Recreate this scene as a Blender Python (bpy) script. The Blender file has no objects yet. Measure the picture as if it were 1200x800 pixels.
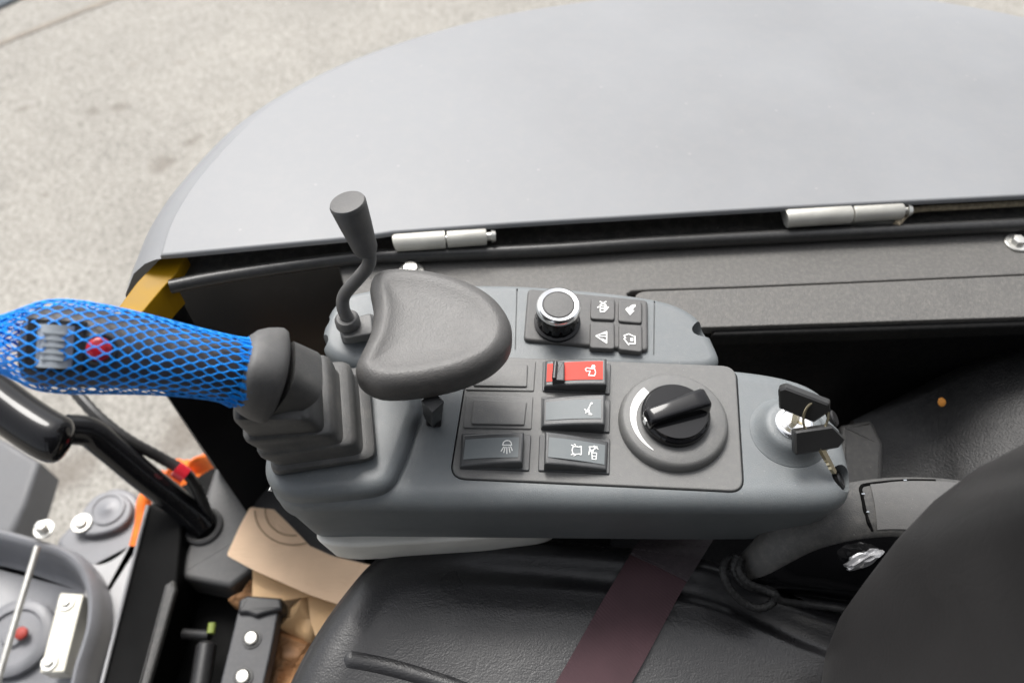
import bpy, bmesh, math, random
from mathutils import Vector, Matrix
random.seed(7)
sc = bpy.context.scene
COL = sc.collection
R = math.radians

# ------------------------------------------------------------------ camera, sky, sun, exposure
PITCH = 55.0
FPX = 942.0
DIST = 0.59
CAM = Vector((0, -DIST*math.cos(R(PITCH)), DIST*math.sin(R(PITCH))))
cd = bpy.data.cameras.new('camera'); cam = bpy.data.objects.new('camera', cd); COL.objects.link(cam)
cam.location = CAM; cam.rotation_euler = (R(90-PITCH), 0, 0)
cd.sensor_width = 36; cd.lens = FPX/1200*36; cd.clip_start = 0.01; cd.clip_end = 500
cd.dof.use_dof = True; cd.dof.focus_distance = 0.555; cd.dof.aperture_fstop = 5.6
sc.camera = cam
SUN_EL, SUN_AZ = 55.0, -20.0          # azimuth measured from +Y towards +X
w = bpy.data.worlds.new('World'); sc.world = w; w.use_nodes = True
nt = w.node_tree; nt.nodes.clear()
sky = nt.nodes.new('ShaderNodeTexSky'); sky.sky_type = 'NISHITA'; sky.sun_disc = False
sky.sun_elevation = R(SUN_EL); sky.sun_rotation = R(SUN_AZ); sky.dust_density = 4.0; sky.air_density = 1.0
hs = nt.nodes.new('ShaderNodeHueSaturation'); hs.inputs['Saturation'].default_value = 0.22
bg = nt.nodes.new('ShaderNodeBackground'); bg.inputs['Strength'].default_value = 0.118
wo = nt.nodes.new('ShaderNodeOutputWorld')
nt.links.new(sky.outputs[0], hs.inputs['Color']); nt.links.new(hs.outputs[0], bg.inputs['Color']); nt.links.new(bg.outputs[0], wo.inputs['Surface'])
sl = bpy.data.lights.new('sun', 'SUN'); sl.energy = 1.5; sl.angle = R(24); sl.color = (1, .97, .93)
so = bpy.data.objects.new('sun', sl); COL.objects.link(so)
sd = Vector((math.sin(R(SUN_AZ))*math.cos(R(SUN_EL)), math.cos(R(SUN_AZ))*math.cos(R(SUN_EL)), math.sin(R(SUN_EL))))
so.rotation_euler = sd.to_track_quat('Z', 'Y').to_euler(); so.location = (0, 0, 5)
sc.view_settings.view_transform = 'Standard'; sc.view_settings.look = 'None'
sc.view_settings.exposure = 1.2; sc.view_settings.gamma = 1; sc.view_settings.use_curve_mapping = False

# ------------------------------------------------------------------ measuring helpers
_F = Vector((0, math.cos(R(PITCH)), -math.sin(R(PITCH)))); _U = Vector((0, math.sin(R(PITCH)), math.cos(R(PITCH))))
def ray(px, py): return (_F*FPX + Vector((1, 0, 0))*(px-600) + _U*(400-py)).normalized()
def P(px, py, z):
    d = ray(px, py); t = (z-CAM.z)/d.z
    return CAM + d*t
def PP(pts, z): return [P(a, b, z).to_2d() for a, b in pts]
def zat(px, py, x, y):                 # height of the point above (x, y) seen nearest to image row py
    d = ray(px, py); t = (y-CAM.y)/d.y
    return CAM.z+d.z*t

# ------------------------------------------------------------------ materials
def mat(name, col, rough=.5, metal=0, bump=0, bscale=1500, var=.10, vscale=30, spec=.5, dust=0, dscale=220, coat=0, wear=None, extra=None):
    m = bpy.data.materials.new(name); m.use_nodes = True
    n = m.node_tree.nodes; l = m.node_tree.links
    b = n['Principled BSDF']
    b.inputs['Roughness'].default_value = rough; b.inputs['Metallic'].default_value = metal
    b.inputs['Specular IOR Level'].default_value = spec; b.inputs['Coat Weight'].default_value = coat; b.inputs['Coat Roughness'].default_value = .08
    tc = n.new('ShaderNodeTexCoord')
    nz = n.new('ShaderNodeTexNoise'); nz.inputs['Scale'].default_value = vscale; nz.inputs['Detail'].default_value = 6
    l.new(tc.outputs['Object'], nz.inputs['Vector'])
    mr = n.new('ShaderNodeMapRange'); mr.inputs[1].default_value = .3; mr.inputs[2].default_value = .7
    mr.inputs[3].default_value = 1-var; mr.inputs[4].default_value = 1+var; l.new(nz.outputs[0], mr.inputs[0])
    mx = n.new('ShaderNodeMix'); mx.data_type = 'RGBA'; mx.blend_type = 'MULTIPLY'; mx.inputs[0].default_value = 1
    mx.inputs[6].default_value = (*col, 1); l.new(mr.outputs[0], mx.inputs[7])
    out = mx.outputs[2]
    if dust:
        n2 = n.new('ShaderNodeTexNoise'); n2.inputs['Scale'].default_value = dscale; n2.inputs['Detail'].default_value = 8; n2.inputs['Roughness'].default_value = .75
        l.new(tc.outputs['Object'], n2.inputs['Vector'])
        r2 = n.new('ShaderNodeMapRange'); r2.inputs[1].default_value = .45; r2.inputs[2].default_value = .78; r2.inputs[3].default_value = 0; r2.inputs[4].default_value = dust
        l.new(n2.outputs[0], r2.inputs[0])
        m2 = n.new('ShaderNodeMix'); m2.data_type = 'RGBA'; l.new(r2.outputs[0], m2.inputs[0]); l.new(out, m2.inputs[6]); m2.inputs[7].default_value = (.36, .33, .29, 1)
        # scattered pale specks
        vo = n.new('ShaderNodeTexVoronoi'); vo.inputs['Scale'].default_value = dscale*.55; l.new(tc.outputs['Object'], vo.inputs['Vector'])
        lt = n.new('ShaderNodeMath'); lt.operation = 'LESS_THAN'; lt.inputs[1].default_value = .05; l.new(vo.outputs['Distance'], lt.inputs[0])
        mu = n.new('ShaderNodeMath'); mu.operation = 'MULTIPLY'; mu.inputs[1].default_value = min(1, dust*1.3); l.new(lt.outputs[0], mu.inputs[0])
        m3 = n.new('ShaderNodeMix'); m3.data_type = 'RGBA'; l.new(mu.outputs[0], m3.inputs[0]); l.new(m2.outputs[2], m3.inputs[6]); m3.inputs[7].default_value = (.5, .48, .44, 1)
        out = m3.outputs[2]
    l.new(out, b.inputs['Base Color'])
    rr = n.new('ShaderNodeMapRange'); rr.inputs[1].default_value = .3; rr.inputs[2].default_value = .7
    rr.inputs[3].default_value = max(.02, rough*.88); rr.inputs[4].default_value = min(1, rough*1.12); l.new(nz.outputs[0], rr.inputs[0]); l.new(rr.outputs[0], b.inputs['Roughness'])
    if bump:
        n3 = n.new('ShaderNodeTexNoise'); n3.inputs['Scale'].default_value = bscale; n3.inputs['Detail'].default_value = 3
        l.new(tc.outputs['Object'], n3.inputs['Vector'])
        bp = n.new('ShaderNodeBump'); bp.inputs['Strength'].default_value = bump; bp.inputs['Distance'].default_value = .0006
        l.new(n3.outputs[0], bp.inputs['Height']); l.new(bp.outputs[0], b.inputs['Normal'])
        m['bump'] = bp.name
    return m
M_console = mat('console plastic', (.135, .148, .154), .48, bump=.35, bscale=1300, var=.05, dust=.10, dscale=160)
M_panel = mat('switch panel plastic', (.118, .118, .115), .5, bump=.4, bscale=1500, var=.06, dust=.12)
M_rubber = mat('grey rubber', (.082, .081, .080), .55, bump=.35, bscale=1100, var=.12, dust=.10, dscale=120)
M_boot = mat('boot rubber', (.066, .066, .065), .5, bump=.3, bscale=900, var=.15, dust=.13, dscale=90)
M_pad = mat('pad foam skin', (.066, .064, .062), .46, bump=.5, bscale=1000, var=.14, vscale=22, dust=.07, dscale=200)
M_black = mat('black plastic', (.018, .018, .019), .38, bump=.2, var=.1, dust=.05)
M_gloss = mat('gloss black', (.008, .008, .009), .09, var=.1, spec=.3)
M_key = mat('black key plastic', (.018, .018, .018), .33, bump=.15)
M_rocker = mat('rocker plastic', (.050, .052, .054), .45, bump=.25, dust=.06)
M_lens = mat('grey rocker lens', (.15, .165, .17), .5, spec=.25, bump=.15, var=.05, dust=.06)
M_red = mat('red rocker lens', (.60, .055, .038), .5, var=.05, spec=.15)
M_white = mat('white print', (.78, .78, .76), .5, var=.04)
M_chrome = mat('chrome', (.86, .86, .86), .22, metal=1, var=.04)
M_steel = mat('zinc steel', (.62, .61, .57), .38, metal=.85, var=.12, vscale=90, bump=.2)
M_hinge = mat('zinc hinge', (.46, .45, .41), .48, metal=.35, var=.10, vscale=60, bump=.3)
M_brass = mat('brass wire', (.50, .44, .30), .3, metal=1)
M_hood = mat('grey paint', (.208, .213, .221), .5, spec=.35, var=.08, vscale=5, bump=.06, bscale=250, dust=.09, dscale=60)
M_ledge = mat('ledge textured plastic', (.085, .082, .077), .55, bump=.7, bscale=800, var=.08, dust=.20, dscale=260)
M_channel = mat('dirty channel', (.045, .044, .042), .5, bump=.6, bscale=500, dust=.28, dscale=140)
M_blackrub = mat('black seal rubber', (.022, .022, .022), .35, bump=.2, dust=.06)
M_wall = mat('black glossy liner', (.009, .009, .010), .22, spec=.3, var=.3, vscale=9, dust=.02, dscale=60)
M_void = mat('black liner', (.008, .008, .009), .6, spec=.14, bump=.6, bscale=500, dust=.04)
M_void2 = mat('black textured liner', (.006, .006, .0065), .5, bump=.8, bscale=600, dust=.05, dscale=150)
M_yellow = mat('yellow paint', (.30, .165, .002), .45, spec=.2, var=.12, vscale=40)
M_vinyl = mat('seat vinyl', (.020, .020, .0215), .30, bump=.25, bscale=700, var=.1, dust=.03)
M_back = mat('backrest vinyl', (.026, .025, .025), .45, bump=.2, bscale=700, var=.15, vscale=12)
M_belt = mat('belt webbing', (.084, .049, .056), .8, spec=.2, var=.14, vscale=26)
M_beltend = mat('belt stitched end', (.065, .052, .058), .5, bump=.5, bscale=600, dust=.10)
M_cover = mat('grey cover plastic', (.050, .0495, .048), .5, bump=.4, bscale=1200, var=.12, dust=.16)
M_cord = mat('black cord', (.014, .014, .014), .6, bump=.9, bscale=900)
M_pale = mat('pale plastic', (.72, .71, .66), .5, bump=.2, dust=.05)
M_blue = mat('blue net plastic', (.005, .29, .92), .36, var=.15, vscale=60, spec=.3)
M_grip = mat('grip plastic', (.038, .038, .042), .5, bump=.3, dust=.15, dscale=200)
M_wheel = mat('grey thumb wheel', (.30, .33, .36), .45)
M_redbtn = mat('red button', (.55, .02, .035), .25)
M_card = mat('tan card', (.80, .57, .38), .7, var=.08, vscale=14, bump=.2, bscale=300)
M_card2 = mat('amber card', (.70, .46, .24), .6, var=.15, vscale=20)
M_brown = mat('brown paper', (.42, .22, .10), .55, var=.35, vscale=25, bump=.4, bscale=60)
M_orange = mat('orange rope', (.90, .19, .02), .5, var=.25, vscale=60)
M_tub = mat('grey machine paint', (.165, .168, .180), .42, var=.1, dust=.10)
M_lgrey = mat('light machine paint', (.34, .34, .345), .42, var=.08, dust=.08)
M_floor = mat('floor plastic', (.068, .068, .069), .55, bump=.4, bscale=500, dust=.10)
M_plate = mat('pale steel plate', (.52, .50, .43), .4, metal=.3, var=.1)
M_pedal = mat('dark pedal', (.045, .046, .05), .4, var=.3, vscale=50, dust=.10)
M_print = mat('brown print', (.30, .21, .13), .7)
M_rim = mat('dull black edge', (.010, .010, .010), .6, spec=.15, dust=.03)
M_plate2 = mat('dull grey plate', (.105, .107, .112), .55, dust=.08)
M_deep = mat('deep black paint', (.005, .005, .005), .6, spec=.08, bump=.2)
M_lid = mat('grey lid plastic', (.088, .087, .085), .5, bump=.3, bscale=1200, var=.08, dust=.08)
M_gap = mat('dark gap', (.004, .004, .004), .9, spec=.05)
M_foam = mat('foam seal', (.34, .28, .19), .8, bump=1, bscale=700, var=.3, vscale=300)

# leather wrinkles on the seat
def wrinkle(m, scale, strength):
    n = m.node_tree.nodes; l = m.node_tree.links; bp = n[m['bump']]
    tc = n.new('ShaderNodeTexCoord'); mp = n.new('ShaderNodeMapping'); mp.inputs['Scale'].default_value = (scale, scale*2.2, scale); mp.inputs['Rotation'].default_value = (0, 0, R(35))
    l.new(tc.outputs['Object'], mp.inputs['Vector'])
    nz = n.new('ShaderNodeTexNoise'); nz.inputs['Scale'].default_value = 1; nz.inputs['Detail'].default_value = 3; nz.inputs['Distortion'].default_value = 2.2
    l.new(mp.outputs[0], nz.inputs['Vector'])
    ab = n.new('ShaderNodeMath'); ab.operation = 'SUBTRACT'; ab.inputs[1].default_value = .5; l.new(nz.outputs[0], ab.inputs[0])
    a2 = n.new('ShaderNodeMath'); a2.operation = 'ABSOLUTE'; l.new(ab.outputs[0], a2.inputs[0])
    mr = n.new('ShaderNodeMapRange'); mr.inputs[2].default_value = .05; l.new(a2.outputs[0], mr.inputs[0])
    b2 = n.new('ShaderNodeBump'); b2.inputs['Strength'].default_value = strength; b2.inputs['Distance'].default_value = .0012
    l.new(mr.outputs[0], b2.inputs['Height']); l.new(bp.outputs[0], b2.inputs['Normal'])
    l.new(b2.outputs[0], n['Principled BSDF'].inputs['Normal'])
wrinkle(M_vinyl, 17, .04); wrinkle(M_back, 14, .05)
wrinkle(M_brown, 25, .9); wrinkle(M_card, 12, .25)

def belt_weave(m):
    n = m.node_tree.nodes; l = m.node_tree.links
    tc = n.new('ShaderNodeTexCoord'); wv = n.new('ShaderNodeTexWave'); wv.inputs['Scale'].default_value = 190; wv.bands_direction = 'DIAGONAL'; wv.inputs['Distortion'].default_value = .3
    l.new(tc.outputs['Object'], wv.inputs['Vector'])
    bp = n.new('ShaderNodeBump'); bp.inputs['Strength'].default_value = .18; bp.inputs['Distance'].default_value = .0004
    l.new(wv.outputs[0], bp.inputs['Height']); l.new(bp.outputs[0], n['Principled BSDF'].inputs['Normal'])
belt_weave(M_belt)

GZ = -1.35
def ground_mat():
    m = bpy.data.materials.new('concrete'); m.use_nodes = True; n = m.node_tree.nodes; l = m.node_tree.links; b = n['Principled BSDF']
    b.inputs['Roughness'].default_value = .85
    tc = n.new('ShaderNodeTexCoord')
    def noise(s, d=5):
        q = n.new('ShaderNodeTexNoise'); q.inputs['Scale'].default_value = s; q.inputs['Detail'].default_value = d; q.inputs['Roughness'].default_value = .65; l.new(tc.outputs['Object'], q.inputs['Vector']); return q.outputs[0]
    cr = n.new('ShaderNodeValToRGB'); e = cr.color_ramp.elements
    e[0].position = .36; e[0].color = (.140, .130, .114, 1); e[1].position = .68; e[1].color = (.355, .338, .304, 1)
    vo = n.new('ShaderNodeTexVoronoi'); vo.inputs['Scale'].default_value = 150; l.new(tc.outputs['Object'], vo.inputs['Vector'])
    ad = n.new('ShaderNodeMath'); ad.operation = 'MULTIPLY_ADD'; ad.inputs[1].default_value = .30; l.new(vo.outputs['Color'], ad.inputs[0])
    ns = noise(105, 6); sb = n.new('ShaderNodeMath'); sb.operation = 'MULTIPLY_ADD'; sb.inputs[1].default_value = .75; sb.inputs[2].default_value = .02; l.new(ns, sb.inputs[0])
    l.new(sb.outputs[0], ad.inputs[2]); l.new(ad.outputs[0], cr.inputs[0])
    big = noise(1.6, 4); mr = n.new('ShaderNodeMapRange'); mr.inputs[1].default_value = .3; mr.inputs[2].default_value = .7; mr.inputs[3].default_value = .86; mr.inputs[4].default_value = 1.1; l.new(big, mr.inputs[0])
    mx = n.new('ShaderNodeMix'); mx.data_type = 'RGBA'; mx.blend_type = 'MULTIPLY'; mx.inputs[0].default_value = 1; l.new(cr.outputs[0], mx.inputs[6]); l.new(mr.outputs[0], mx.inputs[7])
    st = noise(9, 3); ms = n.new('ShaderNodeMapRange'); ms.inputs[1].default_value = .69; ms.inputs[2].default_value = .75; ms.inputs[4].default_value = .55; l.new(st, ms.inputs[0])
    m2 = n.new('ShaderNodeMix'); m2.data_type = 'RGBA'; l.new(ms.outputs[0], m2.inputs[0]); l.new(mx.outputs[2], m2.inputs[6]); m2.inputs[7].default_value = (.17, .145, .12, 1)
    last = m2.outputs[2]
    wn = n.new('ShaderNodeTexNoise'); wn.inputs['Scale'].default_value = 14; wn.inputs['Detail'].default_value = 4; l.new(tc.outputs['Object'], wn.inputs['Vector'])
    wa = n.new('ShaderNodeVectorMath'); wa.operation = 'MULTIPLY_ADD'; wa.inputs[1].default_value = (.10, .10, 0); l.new(wn.outputs['Color'], wa.inputs[0]); l.new(tc.outputs['Object'], wa.inputs[2])
    for sx_, sy_, sr_ in ((108, 128, .022), (140, 126, .026), (28, 127, .02), (210, 73, .014), (228, 166, .02), (300, 133, .02), (190, 193, .03), (60, 560, .05), (95, 545, .04), (210, 500, .05), (222, 520, .06)):
        c_ = P(sx_, sy_, GZ); vd = n.new('ShaderNodeVectorMath'); vd.operation = 'DISTANCE'; l.new(wa.outputs[0], vd.inputs[0]); vd.inputs[1].default_value = (c_.x+.05, c_.y+.05, 0)
        r_ = n.new('ShaderNodeMapRange'); r_.inputs[1].default_value = sr_*1.5; r_.inputs[2].default_value = sr_*.3; r_.inputs[3].default_value = 0; r_.inputs[4].default_value = .6; l.new(vd.outputs['Value'], r_.inputs[0])
        m_ = n.new('ShaderNodeMix'); m_.data_type = 'RGBA'; l.new(r_.outputs[0], m_.inputs[0]); l.new(last, m_.inputs[6]); m_.inputs[7].default_value = (.13, .11, .09, 1); last = m_.outputs[2]
    l.new(last, b.inputs['Base Color'])
    bp = n.new('ShaderNodeBump'); bp.inputs['Strength'].default_value = .6; bp.inputs['Distance'].default_value = .004; l.new(ns, bp.inputs['Height']); l.new(bp.outputs[0], b.inputs['Normal'])
    return m
M_ground = ground_mat()
M_road = mat('dark asphalt', (.07, .085, .10), .8, bump=.8, bscale=120, var=.2)
M_joint = mat('joint filler', (.235, .205, .17), .9, var=.2)

# ------------------------------------------------------------------ mesh helpers
class MB:
    def __init__(s): s.v = []; s.f = []
    def add(s, vs, fs):
        o = len(s.v); s.v += [Vector(v) for v in vs]; s.f += [tuple(i+o for i in f) for f in fs]; return s
    def loft(s, rings, cap0=True, cap1=True, closed=True):
        n = len(rings[0]); vs = [v for r in rings for v in r]; fs = []
        for k in range(len(rings)-1):
            for i in range(n if closed else n-1):
                j = (i+1) % n
                fs.append((k*n+i, k*n+j, (k+1)*n+j, (k+1)*n+i))
        if closed and cap0: fs.append(tuple(range(n-1, -1, -1)))
        if closed and cap1: fs.append(tuple((len(rings)-1)*n+i for i in range(n)))
        return s.add(vs, fs)
    def tube(s, path, r, n=12, caps=True):
        path = [Vector(p) for p in path]; rings = []
        up = None
        for i, p in enumerate(path):
            t = (path[min(i+1, len(path)-1)]-path[max(i-1, 0)]).normalized()
            if up is None:
                up = Vector((0, 0, 1)) if abs(t.z) < .9 else Vector((1, 0, 0))
            a = t.cross(up).normalized(); up = a.cross(t).normalized()
            rr = r[i] if isinstance(r, (list, tuple)) else r
            rings.append([p+(a*math.cos(q)+up*math.sin(q))*rr for q in (2*math.pi*k/n for k in range(n))])
        return s.loft(rings, caps, caps)
    def lathe(s, c, prof, axis=(0, 0, 1), n=48, sx=1, cap0=True, cap1=True, rf=None):
        ax = Vector(axis).normalized(); c = Vector(c)
        a = ax.cross(Vector((0, 1, 0)) if abs(ax.y) < .9 else Vector((1, 0, 0))).normalized(); b = ax.cross(a)
        rings = []
        for r, h in prof:
            rings.append([c+ax*h+(a*math.cos(q)+b*math.sin(q))*(r*(rf(q, h) if rf else 1)) for q in (2*math.pi*k/n for k in range(n))])
        return s.loft(rings, cap0, cap1)
    def slab(s, out, ztop, zbot, bev=0, seg=4, taper=0, dome=0, botbev=0):
        zf = ztop if callable(ztop) else (lambda x, y: ztop)
        zb = zbot if callable(zbot) else (lambda x, y: zbot)
        out = ccw(out); rings = []
        bo = inset(out, taper) if taper else out
        if botbev:
            rings.append([Vector((p.x, p.y, zb(p.x, p.y))) for p in inset(bo, botbev)])
            rings.append([Vector((p.x, p.y, zb(p.x, p.y)+botbev)) for p in bo])
        else: rings.append([Vector((p.x, p.y, zb(p.x, p.y))) for p in bo])
        if bev:
            for k in range(seg+1):
                a = math.pi/2*k/seg; o = inset(out, bev*(1-math.cos(a)))
                rings.append([Vector((p.x, p.y, zf(p.x, p.y)-bev+bev*math.sin(a))) for p in o])
            o = inset(out, bev*1.12+.00008); rings.append([Vector((p.x, p.y, zf(p.x, p.y))) for p in o])
        else: rings.append([Vector((p.x, p.y, zf(p.x, p.y))) for p in out])
        if dome:
            top = rings[-1]; c = sum(top, Vector())/len(top); h = dome
            for t in (.8, .6, .4, .2, .05):
                q = [c+(v-c)*t for v in top]
                rings.append([Vector((v.x, v.y, zf(v.x, v.y)+h*(1-t*t))) for v in q])
        return s.loft(rings)
    def box(s, c, size, m=None):
        hx, hy, hz = [q/2 for q in size]; c = Vector(c)
        vs = [Vector((x, y, z)) for x in (-hx, hx) for y in (-hy, hy) for z in (-hz, hz)]
        if m is not None: vs = [m @ v for v in vs]
        return s.add([c+v for v in vs], [(0, 1, 3, 2), (4, 6, 7, 5), (0, 4, 5, 1), (2, 3, 7, 6), (0, 2, 6, 4), (1, 5, 7, 3)])
def ccw(o):
    o = [Vector(p).to_2d() if len(p) > 2 else Vector(p) for p in o]
    a = sum(o[i].x*o[(i+1) % len(o)].y-o[(i+1) % len(o)].x*o[i].y for i in range(len(o)))
    return o if a > 0 else o[::-1]
def inset(o, d):
    n = len(o); r = []
    for i in range(n):
        a = (o[i]-o[i-1]); b = (o[(i+1) % n]-o[i])
        if a.length < 1e-9: a = b
        if b.length < 1e-9: b = a
        a = a.normalized(); b = b.normalized()
        na = Vector((-a.y, a.x)); nb = Vector((-b.y, b.x)); m = (na+nb)
        if m.length < 1e-6: m = na
        m = m.normalized(); k = max(.5, m.dot(na)); r.append(o[i]+m*(d/k))
    return r
def rpoly(pts, r, seg=6):
    pts = [Vector(p).to_2d() if len(p) > 2 else Vector(p) for p in pts]; n = len(pts); out = []
    for i in range(n):
        p = pts[i]; a = pts[i-1]-p; b = pts[(i+1) % n]-p
        rr = r[i] if isinstance(r, (list, tuple)) else r
        ang = a.angle(b); t = min(rr/math.tan(ang/2), a.length*.48, b.length*.48); a = a.normalized(); b = b.normalized()
        p0 = p+a*t; p1 = p+b*t
        for k in range(seg+1):
            u = k/seg; out.append(p0*(1-u)**2+p*2*u*(1-u)+p1*u*u)
    return out
def spline(pts, n=8, closed=False):
    pts = [Vector(p) for p in pts]; N = len(pts); out = []
    for i in range(N if closed else N-1):
        g = (lambda k: pts[k % N]) if closed else (lambda k: pts[max(0, min(N-1, k))])
        p0, p1, p2, p3 = g(i-1), g(i), g(i+1), g(i+2)
        for k in range(n):
            t = k/n
            out.append(.5*((2*p1)+(p2-p0)*t+(2*p0-5*p1+4*p2-p3)*t*t+(3*p1-p0-3*p2+p3)*t**3))
    if not closed: out.append(pts[-1])
    return out
def outward(me):
    bm = bmesh.new(); bm.from_mesh(me); bmesh.ops.recalc_face_normals(bm, faces=bm.faces)
    if all(e.is_manifold for e in bm.edges) and bm.calc_volume(signed=True) < 0: bmesh.ops.reverse_faces(bm, faces=bm.faces)
    bm.to_mesh(me); bm.free()
def smooth(o, n=200, it=5):
    o = ccw(o); o = o+[o[0]]; cu = [0]
    for i in range(1, len(o)): cu.append(cu[-1]+(o[i]-o[i-1]).length)
    r = []; k = 0
    for i in range(n):
        d = cu[-1]*i/n
        while cu[k+1] < d: k += 1
        r.append(o[k].lerp(o[k+1], (d-cu[k])/max(1e-9, cu[k+1]-cu[k])))
    for _ in range(it): r = [(r[i-1]+r[i]*2+r[(i+1) % n])/4 for i in range(n)]
    return r
def wloc(o):
    v = Vector((0, 0, 0))
    while o is not None: v += o.location; o = o.parent
    return v
def obj(name, mb, m, parent=None, sharp=38, origin=None):
    me = bpy.data.meshes.new(name)
    base = wloc(parent)
    og = Vector(origin) if origin is not None else (base if parent else Vector((0, 0, 0)))
    me.from_pydata([v-og for v in mb.v], [], mb.f); me.validate()
    outward(me)
    for p in me.polygons: p.use_smooth = True
    me.set_sharp_from_angle(angle=R(sharp))
    me.materials.append(m)
    o = bpy.data.objects.new(name, me); COL.objects.link(o)
    if parent: o.parent = parent
    o.location = og-base
    return o
def tag(o, label=None, cat=None, group=None, kind=None):
    if label: o['label'] = label
    if cat: o['category'] = cat
    if group: o['group'] = group
    if kind: o['kind'] = kind
    return o
def thing(name, label, cat, loc, group=None):
    o = bpy.data.objects.new(name, None); COL.objects.link(o); o.location = loc; o.empty_display_size = .02
    return tag(o, label, cat, group)
def cut(o, mb, sharp=38):
    me = bpy.data.meshes.new('cutter'); me.from_pydata(mb.v, [], mb.f)
    outward(me)
    c = bpy.data.objects.new('cutter', me); COL.objects.link(c)
    md = o.modifiers.new('cut', 'BOOLEAN'); md.operation = 'DIFFERENCE'; md.object = c; md.solver = 'EXACT'; md.use_self = True
    bpy.context.view_layer.update()
    ev = o.evaluated_get(bpy.context.evaluated_depsgraph_get()); new = bpy.data.meshes.new_from_object(ev)
    o.modifiers.clear(); old = o.data; o.data = new; bpy.data.meshes.remove(old)
    bpy.data.objects.remove(c); bpy.data.meshes.remove(me)
    for p in new.polygons: p.use_smooth = True
    new.set_sharp_from_angle(angle=R(sharp))
def strokes(polys, wpx, zf, th=.0004):
    """flat printed line work: polylines given on a surface of height zf"""
    mb = MB()
    for pl in polys:
        for i in range(len(pl)-1):
            a, b = Vector(pl[i]), Vector(pl[i+1])
            if (b-a).length < 1e-6: continue
            t = (b-a).normalized(); nn = Vector((-t.y, t.x))*wpx/2; e = t*wpx*.3
            q = [a-e+nn, a-e-nn, b+e-nn, b+e+nn]
            mb.add([zf(x, y, th) for x, y in q]+[zf(x, y, 0) for x, y in q], [(0, 1, 2, 3), (4, 7, 6, 5), (0, 4, 5, 1), (1, 5, 6, 2), (2, 6, 7, 3), (3, 7, 4, 0)])
    return mb
def fillpoly(polys, zf, th=.0004):
    mb = MB()
    for pl in polys:
        n = len(pl)
        mb.loft([[zf(x, y, 0) for x, y in pl], [zf(x, y, th) for x, y in pl]])
    return mb
def arc(cx, cy, rx, ry, a0, a1, n=10):
    return [(cx+rx*math.cos(R(a0+(a1-a0)*k/n)), cy+ry*math.sin(R(a0+(a1-a0)*k/n))) for k in range(n+1)]

# ================================================================== setting: ground
GZ = -1.35
g = obj('ground', MB().add([(-150, -150, GZ), (150, -150, GZ), (150, 150, GZ), (-150, 150, GZ)], [(0, 1, 2, 3)]), M_ground, origin=(0, 0, GZ)); tag(g, kind='structure')
a, b = P(0, 52, GZ), P(140, -4, GZ); d = (b-a).normalized(); nn = Vector((-d.y, d.x, 0))
a -= d*3; b += d*4
j = obj('ground_joint', MB().add([a+nn*.012+Vector((0, 0, .003)), a-nn*.012+Vector((0, 0, .003)), b-nn*.012+Vector((0, 0, .003)), b+nn*.012+Vector((0, 0, .003))], [(0, 1, 2, 3)]), M_joint); tag(j, kind='structure')
a, b = P(0, 11, GZ), P(30, -3, GZ); d = (b-a).normalized(); nn = Vector((-d.y, d.x, 0)); a -= d*5; b += d*8
q = [a, b, b+nn*4, a+nn*4]
rd = obj('road', MB().loft([[v+Vector((0, 0, .001)) for v in q], [v+Vector((0, 0, .012)) for v in q]]), M_road); tag(rd, kind='structure')

# ================================================================== engine cover
HZ = -.03
cover = thing('engine_cover', 'large smooth grey engine cover with curved outer edge behind the console', 'engine cover', P(700, 200, HZ))
hood_px = [(187, 299), (196, 268), (211, 238), (238, 200), (298, 137), (361, 97), (425, 67), (500, 41), (590, 17), (690, 1), (790, -10), (890, -14), (990, -10), (1090, 0), (1200, 20), (1330, 55), (1460, 110)]
YH = P(600, 262, HZ).y
def hoodz(x, y): return HZ-.16*max(0, y-YH)**2-.02*min(0, x+.1)**2
def PH(px, py):
    z = HZ
    for _ in range(12): p = P(px, py, z); z = hoodz(p.x, p.y)
    return p.to_2d()
back = spline([PH(x, y) for x, y in hood_px], 5)
front_px = [(1460, 214), (1330, 221), (1200, 229), (1060, 236), (920, 243), (800, 250), (600, 262), (460, 272), (420, 278), (300, 289), (215, 297)]
front = [PH(x, y) for x, y in front_px]
mb = MB(); o2 = ccw(back+front); rings = []
rings.append([Vector((p.x, p.y, hoodz(p.x, p.y)-.005)) for p in o2])
for k in range(5):
    a = math.pi/2*k/4; rings.append([Vector((p.x, p.y, hoodz(p.x, p.y)-.0025+.0025*math.sin(a))) for p in inset(o2, .0025*(1-math.cos(a)))])
rings.append([Vector((p.x, p.y, hoodz(p.x, p.y))) for p in inset(o2, .0029)])
top = rings[-1]; c = sum(top, Vector())/len(top)
for t in (.93, .85, .75, .65, .55, .45, .35, .25, .15, .05): rings.append([Vector((v.x, v.y, hoodz(v.x, v.y))) for v in [c+(u-c)*t for u in top]])
mb.loft(rings, False, True)
obj('cover_panel', mb, M_hood, cover, 60)
# skirt below the curved edge
nb = [Vector(p) for p in back]
def off(poly, d):
    r = []
    for i in range(len(poly)):
        t = (poly[min(i+1, len(poly)-1)]-poly[max(i-1, 0)]).normalized(); r.append(poly[i]+Vector((-t.y, t.x))*d)
    return r
mb = MB(); rr = []
for dz, dd in ((-.004, -.003), (-.0055, .006), (-.010, .016), (-.022, .030), (-.05, .048), (-.10, .062), (-.2, .072), (-.4, .074)):
    rr.append([Vector((p.x, p.y, hoodz(p.x, p.y)+dz)) for p in off(nb, dd)])
mb.loft(rr, closed=False); obj('cover_skirt', mb, M_hood, cover, 60)
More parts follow.
